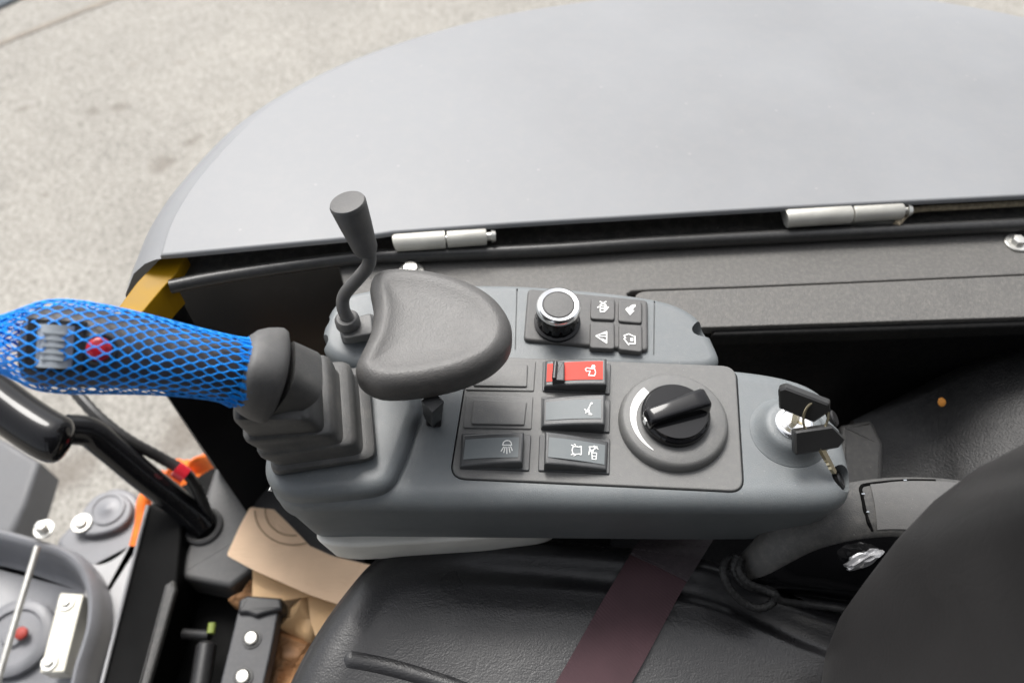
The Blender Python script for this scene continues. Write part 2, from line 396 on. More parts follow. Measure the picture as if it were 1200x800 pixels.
# hinges
def hinge(x0, y0, x1, y1, split, tip, z, r=.0085):
    A, B = P(x0, y0, z), P(x1, y1, z); d = (B-A)
    h = obj('hinge', MB().tube([A+d*.01-Vector((0, 0, .0002)), A+d*.02, A+d*(split-.012), A+d*(split-.004)], [r*.93, r, r, r*.93], 24), M_hinge, cover, origin=A)
    obj('knuckle', MB().tube([A+d*(split+.012), A+d*(split+.02), A+d*.985, B], [r*.86, r*.94, r*.94, r*.86], 24), M_hinge, h)
    obj('pin', MB().tube([A+d*(split-.03), A+d*(1.0+tip*.5), A+d*(1+tip*.55), A+d*(1+tip)], [r*.5, r*.5, r*.72, r*.6], 16), M_steel, h)
    m2 = MB(); n_ = Vector((0, 1, 0))
    m2.box((A+B)/2+Vector((0, .008, -.010)), (d.length*.94, .02, .004)); obj('leaf', m2, M_hinge, h)
hinge(462, 284, 570, 277, .56, .10, -.040, .0082)
hinge(920, 256, 1056, 247, .56, .08, -.040, .0085)
fs = MB(); fp = spline([P(x, y, -.047) for x, y in [(1050, 264), (1062, 251), (1076, 245), (1130, 242), (1200, 238), (1330, 230)]], 4)
fs.tube(fp, .0032, 8); obj('foam_seal', fs, M_foam, cover)

# ================================================================== machine body under the cover
LZ = -.06
body = thing('machine_body', 'dark plastic ledge and black side wall of the machine under the grey cover', 'machine body', P(900, 330, LZ))
# dirty channel between cover and lip
ch = [(195, 318), (218, 292), (440, 262), (600, 245), (900, 222), (1200, 205), (1400, 195), (1400, 255), (1200, 266), (900, 280), (700, 292), (440, 300), (300, 316), (205, 334)]
obj('channel', MB().slab(PP(ch, -.062), -.062, -.09), M_channel, body)
# rubber lip
lip = [(200, 336), (250, 326), (340, 312), (430, 301), (520, 298), (640, 293), (780, 284), (1000, 273), (1200, 263), (1400, 252)]
lp = spline([P(x, y, -.052) for x, y in lip], 6); obj('rubber_lip', MB().tube(lp, .0062, 14), M_blackrub, body)
# ledge
lg = [(395, 305), (520, 301), (640, 297), (780, 288), (1000, 277), (1200, 267), (1420, 255), (1420, 372), (1200, 378), (840, 392), (560, 400), (420, 400)]
lg2 = [(395, 305), (520, 301), (640, 297), (780, 288), (1000, 277), (1200, 267), (1420, 255), (1420, 310.4), (1200, 321.4), (1000, 330.4), (860, 336.4), (752, 340), (740, 341), (735, 344), (736, 350), (757, 393), (560, 400), (420, 400)]
obj('ledge_panel', MB().slab(PP(lg2, LZ), LZ, LZ-.012, .0015, 3), M_ledge, body)
obj('ledge_base', MB().slab(PP([(400, 312), (1420, 262), (1420, 370), (838, 386), (560, 396), (425, 396)], LZ-.010), LZ-.0095, LZ-.022), M_rim, body)
lid_px = [(738, 342), (860, 338), (1000, 332), (1200, 323), (1420, 312), (1420, 366), (1200, 372), (836, 384), (760, 386)]
lidp = rpoly(PP(lid_px, LZ), [.012, .001, .001, .001, .001, .001, .001, .004, .004])
obj('ledge_lid', MB().slab(lidp, LZ+.0008, LZ-.0079, .0012), M_ledge, body)
# lid rim as a dull black band under the front edge
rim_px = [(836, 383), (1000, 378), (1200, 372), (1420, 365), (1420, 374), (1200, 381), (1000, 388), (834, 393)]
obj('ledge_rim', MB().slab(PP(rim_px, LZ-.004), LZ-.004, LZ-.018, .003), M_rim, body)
def bolt(px, py, z, r, parent=None, m=M_steel, washer=True, hex_=True, ax=(0, 0, 1), h=None):
    c = P(px, py, z); h = h or r*.7
    o = obj('bolt', MB().lathe(c, [(r*.7, .0005), (r*.72, h*.8), (r*.62, h), (r*.3, h*1.05)], ax, 6 if hex_ else 24), m, parent, origin=c)
    if washer: obj('washer', MB().lathe(c, [(r*1.25, 0), (r*1.25, r*.14), (r*1.15, r*.22), (r*.6, r*.22)], ax, 28), m, o)
    return o
bolt(1191, 285, LZ+.0002, .0085, body)
bolt(482, 320, LZ+.0002, .0095, body, hex_=False, h=.009)
# black vertical wall at the left
wtop = [(148, 392), (172, 366), (205, 338), (260, 327), (340, 315), (430, 304), (470, 307)]
wt = [P(x, y, -.0635) for x, y in wtop]
obj('side_wall', MB().loft([[Vector((p.x, p.y, p.z-.50)) for p in wt], [Vector((p.x, p.y, p.z-.2)) for p in wt], wt], closed=False), M_wall, body)
yel = [(137, 362), (160, 331), (187, 303), (220, 297), (207, 320), (190, 338), (164, 369)]
obj('yellow_edge', MB().slab(rpoly(PP(yel, -.05), .003, 4), -.05, -.085, .0012), M_yellow, body).__setitem__('label', 'yellow painted frame corner under the grey cover')
# roof, walls and posts out of view, added to shade console front and seat
obj('unseen_shade_roof', MB().slab(rpoly([(-.75, -1.15), (.95, -1.15), (.95, -.46), (-.75, -.46)], .08), 1.10, 1.02, .02), M_void, body)
obj('unseen_shade_side', MB().slab([(-.40, -1.17), (.95, -1.17), (.95, -1.14), (-.40, -1.14)], 1.018, -.5), M_void, body)
obj('unseen_shade_rear', MB().slab([(.915, -1.138), (.95, -1.138), (.95, -.30), (.915, -.30)], 1.018, -.3), M_void, body)
for x in (-.68, .88): obj('unseen_shade_post', MB().tube([(x, -1.08, -.5), (x, -1.08, 1.03)], .03, 16), M_void, body)
# black recess at right
vz = LZ-.026
obj('recess_back', MB().loft([[Vector((p.x, p.y, vz-.35)) for p in [P(430, 398, vz), P(780, 392, vz), P(1450, 372, vz)]], [P(430, 398, vz), P(780, 392, vz), P(1450, 372, vz)]], closed=False), M_void, body)
fz = -.40
obj('recess_floor', MB().slab([P(760, 300, fz).to_2d(), P(1500, 300, fz).to_2d(), P(1500, 760, fz).to_2d(), P(700, 760, fz).to_2d()], fz, fz-.01), M_void, body)
sp = thing('side_trim', 'black textured side panel sloping down behind the backrest', 'side panel', P(1120, 480, -.15))
A = [P(1000, 492, -.19), P(1060, 462, -.175), P(1110, 436, -.155), P(1170, 408, -.13), P(1330, 340, -.10)]
Bq = [P(1004, 585, -.215), P(1065, 590, -.20), P(1120, 600, -.18), P(1180, 610, -.14), P(1350, 640, -.10)]
Cq = [v+Vector((0, 0, -.1)) for v in A]
obj('trim_panel', MB().loft([Cq, [v+Vector((0, .002, -.006)) for v in A], A, [(x*.9+y*.1)+Vector((0, 0, .002)) for x, y in zip(A, Bq)], [(x+y)/2 for x, y in zip(A, Bq)], Bq], closed=False), M_void2, sp, 60)
blk = PP([(985, 497), (1022, 491), (1036, 520), (1035, 590), (985, 590)], -.14)
obj('trim_foot', MB().slab(rpoly(blk, .004), -.14, -.25, .004), mat('dark grey liner', (.018, .018, .018), .6, bump=.4, dust=.06, spec=.3), sp)
lf = P(1103, 471, -.135)
tag(obj('leaf_scrap', MB().lathe(lf, [(.0025, 0), (.0042, .0008), (.003, .0016)], (.2, -.5, 1), 9), mat('rust leaf', (.55, .22, .03), .7, var=.3, vscale=300)), 'tiny orange brown leaf scrap stuck on the black side panel', 'leaf', None)

# ================================================================== control console
con = thing('control_console', 'grey plastic armrest console with switches, dial and ignition lock', 'control console', P(650, 500, -.09))
DT = 0.0
main_px = [(313, 566), (310, 535), (322, 480), (360, 440), (440, 418), (560, 413), (740, 419), (860, 427), (925, 437), (964, 453), (984, 478), (993, 515), (1002, 552), (1001, 580), (975, 591), (870, 594), (600, 592), (400, 590), (335, 590)]
mo = smooth(spline(PP(main_px, DT), 8, True), 220, 7)
shell = obj('shell', MB().slab(mo, DT, -.081, .013, 7, taper=.010), M_console, con)
# pockets for the fixing screws at the right end
def pocket(px, py, r, ax, z=DT, depth=.02):
    c = P(px, py, z); return MB().lathe(c, [(r, -depth), (r, .05)], ax, 24)
cut(shell, MB().lathe(P(981, 488, -.003), [(.0085, -.013), (.0115, .05)], (.55, .05, .83), 28))
cut(shell, MB().lathe(P(989, 560, -.003), [(.0085, -.013), (.0115, .05)], (.55, -.1, .83), 28))
for px, py in ((976, 490), (984, 562)):
    c = P(px, py, -.0125); obj('screw', MB().lathe(c, [(.006, -.004), (.006, .001), (.005, .002)], (.75, 0, .66), 20), M_black, con)
pan_px = [(551, 417), (862, 429), (871, 576), (528, 560)]
pan = rpoly(PP(pan_px, DT), .010, 8)
cut(shell, MB().slab(inset(ccw(pan), -.0010), .05, -.006))
obj('switch_panel', MB().slab(pan, DT+.0006, -.0055, .0010, 3), M_panel, con)
# plinth carrying the joystick
pl_px = [(311, 560), (309, 535), (322, 478), (370, 440), (450, 440), (492, 460), (484, 500), (468, 545), (452, 570), (400, 577), (335, 578)]
plo = smooth(spline(PP(pl_px, .009), 8, True), 120, 4)
obj('joystick_plinth', MB().slab(plo, .009, -.03, .008, 6), M_console, con)
# small black slot beside the plinth, under the wrist rest
sl_ = rpoly(PP([(500, 480), (519, 472), (517, 500), (499, 498)], .0008), .002); obj('slot', MB().slab(sl_, .0012, -.003), M_black, con)

chp = P(317, 573, -.004); obj('scuff', MB().add([chp+Vector((-.001, -.0015, .001)), chp+Vector((.0016, -.0018, .0005)), chp+Vector((.0008, -.0014, .003)), chp+Vector((0, .002, .001))], [(0, 1, 2), (0, 3, 1), (1, 3, 2), (2, 3, 0)]), M_white, con)
# rear module with the chrome dial
RZ = -.003
def rz(x, y): return RZ+.06*(y-P(650, 415, RZ).y)
rear_px = [(381, 412), (379, 385), (388, 362), (410, 345), (480, 336), (600, 335), (700, 342), (765, 350), (800, 360), (824, 377), (835, 398), (837, 430), (700, 430), (450, 428)]
ro = smooth(spline(PP(rear_px, RZ), 8, True), 160, 4)
rear = obj('rear_module', MB().slab(ro, rz, -.085, .007, 6, taper=.003), M_console, con)
cut(rear, MB().lathe(P(826, 386, -.004), [(.0075, -.016), (.009, .05)], (.8, .2, .55), 24))
cut(rear, MB().lathe(P(378, 376, -.004), [(.006, -.05), (.006, .05)], (-.2, 0, 1), 24))
cut(rear, MB().lathe(P(376, 399, -.004), [(.006, -.05), (.006, .05)], (-.2, 0, 1), 24))
def PR(px, py, dz=0):      # point on the tilted top of the rear module
    z = RZ
    for _ in range(6):
        p = P(px, py, z+dz); z = rz(p.x, p.y)
    return P(px, py, z+dz)
for xa, xb, ya, yb in ((767, 766, 352, 416), (606, 604, 338, 410)):
    cut(rear, MB().slab([PR(xa-.8, ya).to_2d(), PR(xa+.8, ya).to_2d(), PR(xb+.8, yb).to_2d(), PR(xb-.8, yb).to_2d()], .05, lambda x, y: rz(x, y)-.002))
# keypad plate
kp = rpoly([PR(*q).to_2d() for q in [(618.5, 341), (758.5, 354.5), (759, 414), (613.5, 401)]], .004)
plate = obj('keypad_plate', MB().slab(kp, lambda x, y: rz(x, y)+.0035, lambda x, y: rz(x, y)-.002, .0018, 3), M_rubber, con)
def z7(q): return (600+q[0]/6.667, 320+q[1]/6.667)
btn = [([(615, 208), (806, 214), (801, 377), (611, 367)], 0), ([(830, 219), (1016, 234), (1013, 402), (828, 386)], 1), ([(609, 389), (801, 394), (801, 602), (605, 592)], 2), ([(832, 404), (1016, 414), (1016, 626), (832, 606)], 3)]
def kz(x, y, th): return PR(*z7((x, y)), dz=.0056+th)
icons = {
 0: ([[(675, 262), (690, 262), (690, 300), (722, 300), (722, 278), (755, 266)], [(690, 256), (735, 256)], [(668, 268), (690, 262)], [(690, 275), (722, 275)], [(688, 222), (735, 248)], [(735, 222), (688, 248)], [(722, 300), (755, 266), (722, 262)]], []),
 1: ([], [[(885, 282), (908, 262), (912, 274), (925, 255), (945, 245), (965, 244), (965, 262), (950, 272), (944, 290), (958, 292), (922, 328)]]),
 2: ([[(655, 490), (740, 456), (740, 545), (655, 490)], [(680, 492), (715, 492)], [(724, 492), (731, 492)], [(740, 470), (700, 472)], [(700, 512), (740, 530)]], []),
 3: ([[(875, 488), (912, 474), (950, 492), (960, 492), (962, 550), (915, 550), (912, 560), (875, 512), (888, 505), (875, 488)]], [[(925, 505), (948, 505), (948, 530), (925, 530)]])}
for q, k in btn:
    bp = rpoly([PR(*z7(t), dz=.004).to_2d() for t in q], .0026, 4)
    c_ = PR(*z7((sum(t[0] for t in q)/4, sum(t[1] for t in q)/4)))
    bo = obj('keypad_button', MB().slab(bp, lambda x, y: rz(x, y)+.0056, lambda x, y: rz(x, y)+.001, .0010, 3), M_rubber, con, origin=c_)
    bo['label'] = ['keypad button with crossed out horn symbol', 'keypad button with curved arrow', 'keypad button with warning triangle', 'keypad button with house symbol'][k]
    s_, f_ = icons[k]; im = MB()
    if s_: q_ = strokes(s_, 9, kz); im.add(q_.v, q_.f)
    if f_: q_ = fillpoly(f_, kz); im.add(q_.v, q_.f)
    obj('symbol', im, M_white, bo)
# chrome ringed dial
dc = PR(652.5, 381); dax = Vector((0, -.05, 1)).normalized()
dial = obj('selector_dial', MB().lathe(dc, [(.0172, .003), (.0172, .0055), (.0150, .0062), (.0150, .009), (.0157, .0095), (.0157, .0215), (.0150, .0225)], dax, 72, rf=lambda q, h: 1-.03*(math.sin(q*12) > .82 and .0092 < h < .022)), M_gloss, con, origin=dc)
obj('chrome_ring', MB().lathe(dc, [(.0157, .0222), (.0162, .0232), (.0162, .0252), (.0155, .0266), (.0142, .0275), (.0118, .0268), (.0112, .0255)], dax, 64, cap1=False), M_chrome, dial)
obj('cap', MB().lathe(dc, [(.0114, .023), (.0114, .0262), (.0105, .0270), (.006, .0272), (.001, .0273)], dax, 48), M_rubber, dial)

# rocker switches
def z8(q): return (520+q[0]/5, 410+q[1]/5)
def frame(q):
    o = rpoly(PP([z8(t) for t in q], DT), .0012, 3); o = ccw(o)
    m = MB(); z0 = DT+.0006
    i1 = inset(o, .0010)
    m.loft([[Vector((p.x, p.y, z0-.002)) for p in o], [Vector((p.x, p.y, z0+.0010)) for p in o], [Vector((p.x, p.y, z0+.0014)) for p in inset(o, .0005)], [Vector((p.x, p.y, z0+.0014)) for p in i1], ], True, True)
    return m
def gap(o, grow=.0008, z=DT+.0010):
    return None
def rocker(name, lab, fr, top, zl, zr, lens, lm, sy, fl=[], bow=.0012):
    fo = rpoly(PP([z8(t) for t in fr], DT), .0012, 3)
    fo = ccw(fo)
    global panel_cut
    c = sum((P(*z8(t), DT) for t in fr), Vector())/4
    hw = None
    tl, tr = P(*z8(top[0]), zl), P(*z8(top[1]), zr)
    xa, xb = tl.x, tr.x
    def zf(x, y, e=0):
        u = (x-xa)/(xb-xa); return zl+(zr-zl)*u+bow*4*max(0, u*(1-u))+e
    zs = [zl, zr, zr, zl]
    pts = [P(*z8(t), zz) for t, zz in zip(top, zs)]
    # sample long edges so that the bow shows
    o2_ = []
    for i in range(4):
        a, b = pts[i].to_2d(), pts[(i+1) % 4].to_2d(); n = 10 if i % 2 == 0 else 2
        o2_ += [a.lerp(b, k/n) for k in range(n)]
    bz = frame_obj = obj('rocker_switch', MB().slab(o2_, lambda x, y: zf(x, y), DT-.002, .0016, 3), M_rocker, con, origin=c)
    frame_obj['label'] = lab
    obj('bezel', frame(fr), M_rocker, bz)
    # lens plate
    def on(px, py, th):
        z = (zl+zr)/2
        for _ in range(6): p = P(px, py, z); z = zf(p.x, p.y, th)
        return P(px, py, z)
    lo = [on(*z8(t), .0003).to_2d() for t in lens]; l2 = []
    for i in range(4):
        a, b = lo[i], lo[(i+1) % 4]; n = 10 if i % 2 == 0 else 2
        l2 += [a.lerp(b, k/n) for k in range(n)]
    mbb = MB()
    # strip mesh following the bow
    nn_ = 10; up_, dn_ = [], []
    for k in range(nn_+1):
        up_.append(lo[0].lerp(lo[1], k/nn_)); dn_.append(lo[3].lerp(lo[2], k/nn_))
    rows = [[Vector((p.x, p.y, zf(p.x, p.y, -.001))) for p in up_], [Vector((p.x, p.y, zf(p.x, p.y, .0004))) for p in up_], [Vector((p.x, p.y, zf(p.x, p.y, .0004))) for p in dn_], [Vector((p.x, p.y, zf(p.x, p.y, -.001))) for p in dn_]]
    mbb.loft(rows, closed=False)
    for e in (0, nn_): mbb.add([r[e] for r in rows], [(0, 1, 2, 3)])
    obj('lens', mbb, lm, bz)
    def zz(x, y, th): return on(*z8((x, y)), .0005+th)
    im = MB()
    if sy: q_ = strokes(sy, 5.2, zz, .0003); im.add(q_.v, q_.f)
    if fl: q_ = fillpoly(fl, zz, .0003); im.add(q_.v, q_.f)
    obj('symbol', im, M_white, bz)
    return bz, on
red, on = rocker('rocker_switch', 'red rocker switch with slide catch and pointing hand symbol', [(580, 75), (978, 88), (972, 266), (577, 247)], [(597, 60), (955, 48), (955, 203), (588, 213)], .006, .0125, [(607, 82), (932, 66), (932, 172), (602, 186)], M_red,
   [[(830, 112), (838, 104), (862, 108), (868, 98), (885, 92)], [(830, 112), (836, 124), (858, 122)], [(858, 122), (850, 148), (884, 150), (890, 130), (884, 110)], [(862, 108), (884, 110)]], [arc(877, 97, 11, 11, 0, 330, 10)])
# the catch on the red rocker
cp = rpoly([on(*z8(t), .003).to_2d() for t in [(640, 72), (708, 68), (708, 182), (636, 188)]], .0008, 3)
obj('catch', MB().slab(cp, lambda x, y: .0125, .006, .0008, 3), M_rocker, red)
obj('catch_bar', MB().tube([P(*z8((656, 72)), .0138), P(*z8((654, 90)), .0138), P(*z8((648, 150)), .0138), P(*z8((647, 168)), .0138)], .0016, 10), M_black, red)
rocker('rocker_switch', 'grey rocker switch with digging arm symbol', [(572, 280), (975, 298), (970, 490), (568, 471)], [(580, 280), (948, 256), (945, 434), (574, 446)], .0055, .0135, [(600, 305), (922, 288), (922, 400), (596, 412)], M_lens,
   [[(826, 346), (840, 362), (850, 352)], [(832, 368), (850, 340), (862, 312)], [(848, 340), (856, 372)], [(850, 376), (868, 376)], [(832, 352), (850, 366)]], [arc(866, 312, 6, 6, 0, 330, 8), arc(862, 375, 7, 5, 0, 330, 8)])
rocker('rocker_switch', 'grey rocker switch with work lamp symbol', [(108, 492), (512, 505), (501, 713), (92, 700)], [(110, 494), (472, 481), (461, 657), (95, 682)], .0045, .0105, [(127, 525), (442, 511), (435, 628), (115, 641)], M_lens,
   [[(345, 556), (350, 540), (360, 532), (372, 529), (385, 531), (394, 540), (398, 556), (345, 556)], [(352, 566), (336, 592)], [(360, 567), (352, 600)], [(370, 568), (370, 606)], [(382, 567), (388, 600)], [(392, 564), (402, 588)]])
rocker('rocker_switch', 'grey rocker switch with beacon and vibration symbols', [(560, 505), (974, 525), (969, 733), (552, 713)], [(595, 474), (966, 534), (956, 706), (589, 667)], .0105, .004, [(617, 510), (946, 556), (941, 671), (612, 626)], M_lens,
   [[(758, 566), (752, 584), (756, 604), (768, 610), (798, 608)], [(758, 566), (770, 564), (798, 568)], [(798, 564), (806, 564), (806, 612), (798, 612)], [(748, 556), (760, 560)], [(765, 550), (772, 556)], [(746, 612), (756, 610)], [(762, 618), (772, 614)],
    [(852, 566), (900, 566)], [(852, 566), (870, 602), (888, 566)], [(850, 598), (896, 572)], [(868, 602), (896, 602), (892, 640), (870, 638), (868, 602)], [(868, 620), (894, 622)], [(855, 580), (850, 612)], [(880, 560), (905, 580)]])
for outer, inner in (([(140, 62), (540, 72), (528, 247), (128, 240)], [(185, 82), (493, 88), (487, 218), (172, 212)]), ([(131, 270), (524, 280), (514, 469), (115, 461)], [(176, 290), (487, 308), (472, 442), (160, 436)])):
    c = sum((P(*z8(t), DT) for t in outer), Vector())/4
    o = ccw(rpoly(PP([z8(t) for t in outer], DT), .0012, 3))
    bk = obj('blank_plate', MB().slab(o, DT+.0016, DT-.001, .0006, 2), M_panel, con, origin=c)
    obj('raised_field', MB().slab(rpoly(PP([z8(t) for t in inner], DT+.002), .0012, 3), DT+.0030, DT+.001, .0007, 2), M_panel, bk)

# rotary throttle dial
tc_ = P(788, 496, DT)
fl_ = obj('dial_flange', MB().lathe(tc_, [(.0372, 0), (.0372, .0030), (.0365, .0055), (.0350, .0075), (.0335, .0082), (.026, .0084), (.001, .0084)], (0, 0, 1), 80), M_panel, con, origin=tc_)
mb = MB(); N = 24; f0 = []; f1 = []
for k in range(N+1):
    a = R(128+(236-128)*k/N); wd = .0062*(1-k/N)**.8+.0004
    ro_, ri_ = .0300, .0300-wd
    f0.append(tc_+Vector((math.cos(a)*ro_, math.sin(a)*ro_, .0087))); f1.append(tc_+Vector((math.cos(a)*ri_, math.sin(a)*ri_, .0087)))
mb.loft([[v-Vector((0, 0, .0006)) for v in f0], f0, f1, [v-Vector((0, 0, .0006)) for v in f1]], closed=False); obj('speed_mark', mb, M_white, fl_)
kn = obj('throttle_knob', MB().lathe(tc_, [(.0228, .0084), (.0232, .0100), (.0232, .0135), (.0222, .0150), (.0212, .0156), (.0212, .0160), (.0205, .0172), (.001, .0172)], (0, 0, 1), 72), M_gloss, con, origin=tc_)
bar = MB(); ang = R(19); ux = Vector((math.cos(ang), math.sin(ang), 0)); uy = Vector((-math.sin(ang), math.cos(ang), 0))
secs = []
for t, hw_, hh in ((-.0226, .0040, .0185), (-.0222, .0052, .0215), (-.0208, .0058, .0232), (-.017, .0061, .0240), (-.003, .0064, .0250), (.012, .0068, .0260), (.0190, .0070, .0262), (.0212, .0066, .0252), (.0220, .0055, .0235)):
    c = tc_+ux*t
    secs.append([c+uy*q*hw_+Vector((0, 0, h)) for q, h in ((-1.15, .012), (1.15, .012), (1.02, hh-.0030), (.96, hh-.0012), (.80, hh-.0003), (.55, hh), (-.55, hh), (-.80, hh-.0003), (-.96, hh-.0012), (-1.02, hh-.0030))])
bar.loft(secs); obj('grip_bar', bar, M_gloss, kn, 50)
obj('pointer_mark', MB().box(tc_+ux*-.0226+Vector((0, 0, .0165)), (.0016, .003, .005), Matrix.Rotation(ang, 3, 'Z')), M_white, kn)
# ignition lock
ic = P(925, 506, DT)
obj('lock_boss', MB().lathe(ic, [(.0272, -.002), (.0266, .0004), (.0250, .0014), (.0226, .0036), (.0204, .0072), (.0190, .0096), (.0176, .0108), (.0150, .0115), (.0120, .0117)], (0, 0, 1), 64), M_console, con)
lk = obj('ignition_lock', MB().lathe(ic, [(.0126, .0112), (.0126, .0128), (.0112, .0142), (.0100, .0144), (.0094, .0138), (.0062, .0136), (.0060, .0142), (.0048, .0142), (.001, .0142)], (0, 0, 1), 56), M_chrome, con, origin=ic)
obj('key_slot', MB().box(ic+Vector((.001, 0, .0142)), (.0075, .002, .0008), Matrix.Rotation(R(-28), 3, 'Z')), M_brass, lk)
obj('lower_trim', MB().slab(smooth(spline(PP([(392, 605), (440, 540), (560, 510), (650, 560), (660, 620), (590, 638), (510, 645), (450, 649), (405, 650), (374, 640)], -.10), 6, True), 120, 3), -.0815, -.125, .003, taper=.006), M_pale, con)

# ================================================================== keys
k1c = P(938, 473, .034)
k1 = thing('ignition_key', 'black headed key standing in the ignition lock', 'key', ic+Vector((0, 0, .014)))
def keyhead(mb, c, mx, prof, th):
    pr = rpoly(prof, .002, 3); b_ = th*.16
    pr = ccw(pr)
    rg = [[c+mx @ Vector((p.x, -th/2, p.y)) for p in inset(pr, b_)], [c+mx @ Vector((p.x, -th/2+b_, p.y)) for p in pr], [c+mx @ Vector((p.x, th/2-b_, p.y)) for p in pr], [c+mx @ Vector((p.x, th/2, p.y)) for p in inset(pr, b_)]]
    mb.loft(rg); return mb
m1 = Matrix.Rotation(R(-26), 3, 'Z') @ Matrix.Rotation(R(-22), 3, 'X')
obj('key_head', keyhead(MB(), k1c, m1, [(-.0165, .006), (-.013, .0095), (.0155, .0095), (.0175, .004), (.012, -.008), (-.011, -.0075)], .0075), M_key, k1)
obj('key_blade', MB().tube([ic+Vector((.0005, 0, .012)), k1c+m1 @ Vector((0, 0, -.006))], .0026, 4), M_brass, k1)
k2c = P(958, 513, .024)
k2 = thing('spare_key', 'black headed spare key hanging from the ring over the lock boss', 'key', k2c)
m2_ = Matrix.Rotation(R(4), 3, 'Z') @ Matrix.Rotation(R(-42), 3, 'X')
obj('key_head', keyhead(MB(), k2c, m2_, [(-.0165, .0065), (.0085, .0085), (.0175, -.001), (.013, -.0065), (-.0155, -.010)], .0070), M_key, k2)
kb = P(962, 524, .019); kt = P(978, 555, .004)
dv = (kt-kb); sv = dv.cross(Vector((0, 0, 1))).normalized(); mb = MB()
sv = (sv*.7+Vector((0, 0, .5))).normalized(); pts = []
prof = [(0, .0042), (.25, .0042), (.4, .0036), (.47, .0040), (.55, .0026), (.62, .0036), (.7, .0024), (.78, .0034), (.86, .0022), (.94, .0022), (1, .0006)]
ring_ = [kb+dv*t+sv*wd for t, wd in prof]+[kb+dv*t-sv*.0034*(1 if t < .95 else .3) for t, wd in prof[::-1]]
nrm = dv.cross(sv).normalized()*.0010
mb.loft([[v-nrm for v in ring_], [v+nrm for v in ring_]]); obj('key_blade', mb, M_brass, k2)
rg0 = P(956, 489, .034)
mb = MB(); rp = []
ra = Vector((.8, .15, .1)).normalized(); rb = Vector((.05, -.62, -.55)).normalized()
for k in range(33):
    q = 2*math.pi*k/32; rp.append(rg0+ra*math.cos(q)*.0082+rb*math.sin(q)*.0105)
mb.tube(rp, .0009, 8); tag(obj('key_ring', mb, M_brass, None, origin=rg0), 'small brass ring joining the two ignition keys', 'key ring')

# ================================================================== wrist rest
wr = thing('wrist_rest', 'dark grey padded wrist rest standing over the console beside the joystick', 'wrist rest', P(508, 492, 0))
WZ = .078
pad_px = [(434, 341), (443, 325), (468, 320), (505, 323), (545, 334), (577, 352), (596, 376), (600, 398), (592, 419), (570, 437), (532, 452), (485, 461), (446, 462), (424, 452), (417, 437), (424, 418), (434, 396), (438, 370)]
po = spline(PP(pad_px, WZ-.011), 6, True); po = ccw(po)
mb = MB(); rings = []
for ins, z in ((.012, -.0265), (.005, -.0245), (.0015, -.0205), (.0012, -.0185), (.0, -.017)): rings.append((ins, z))
for k in range(9):
    a = math.pi/2*k/8; rings.append((.010*(1-math.cos(a)), -.011+.011*math.sin(a)))
rl = [[Vector((p.x, p.y, WZ+z)) for p in inset(po, i)] for i, z in rings]
c = sum(rl[-1], Vector())/len(rl[-1])
for t in (.88, .72, .55, .38, .2, .06): rl.append([Vector(((c+(v-c)*t).x, (c+(v-c)*t).y, WZ-.0022*(1-t*t))) for v in rl[-1-0] ] if False else [Vector((c.x+(v.x-c.x)*t, c.y+(v.y-c.y)*t, WZ-.0025*(1-t**4))) for v in rl[len(rings)-1]])
mb.loft(rl); obj('pad', mb, M_pad, wr, 60)
obj('post', MB().tube([P(507, 470, .055), P(507, 486, .025), P(508, 492, .0)], [.007, .006, .0055], 4), M_black, wr)
obj('bracket', MB().slab(rpoly(PP([(450, 400), (560, 400), (550, 440), (460, 445)], .045), .004), .052, .040, .002), M_black, wr)

# ================================================================== small lever
lv = thing('blade_lever', 'slim dark lever with tapered round knob rising behind the wrist rest', 'lever', P(412, 392, 0))
lpth = spline([P(408, 374, .018), P(402, 360, .027), P(404, 345, .036), P(420, 326, .052), P(431, 312, .064), P(433, 300, .074), P(430, 288, .084)], 6)
obj('rod', MB().tube(lpth, .0047, 16), M_rubber, lv)
ka, kb_ = P(430, 296, .076), P(406.5, 236, .118)
ax = (kb_-ka); L = ax.length; ax = ax.normalized()
obj('knob', MB().lathe(ka, [(.0045, 0), (.0072, .001), (.0084, .004), (.0092, L*.3), (.0106, L*.6), (.0118, L*.92), (.0119, L-.002), (.0112, L-.0004), (.0095, L), (.001, L)], ax, 40), M_rubber, lv)
obj('collar', MB().lathe(P(408, 379, .012), [(.009, 0), (.009, .005), (.0072, .0075), (.0050, .0078)], (.0, 0, 1), 28), M_rubber, lv)
for k, (zz_, s) in enumerate(((.011, 0), (.004, 2))):
    o_ = rpoly(PP([(398-s, 378), (436+s, 366), (438+s, 392), (402-s, 398)], zz_), .004); obj('lever_boot', MB().slab(o_, zz_+.001, zz_-.006, .0015), M_boot, lv)

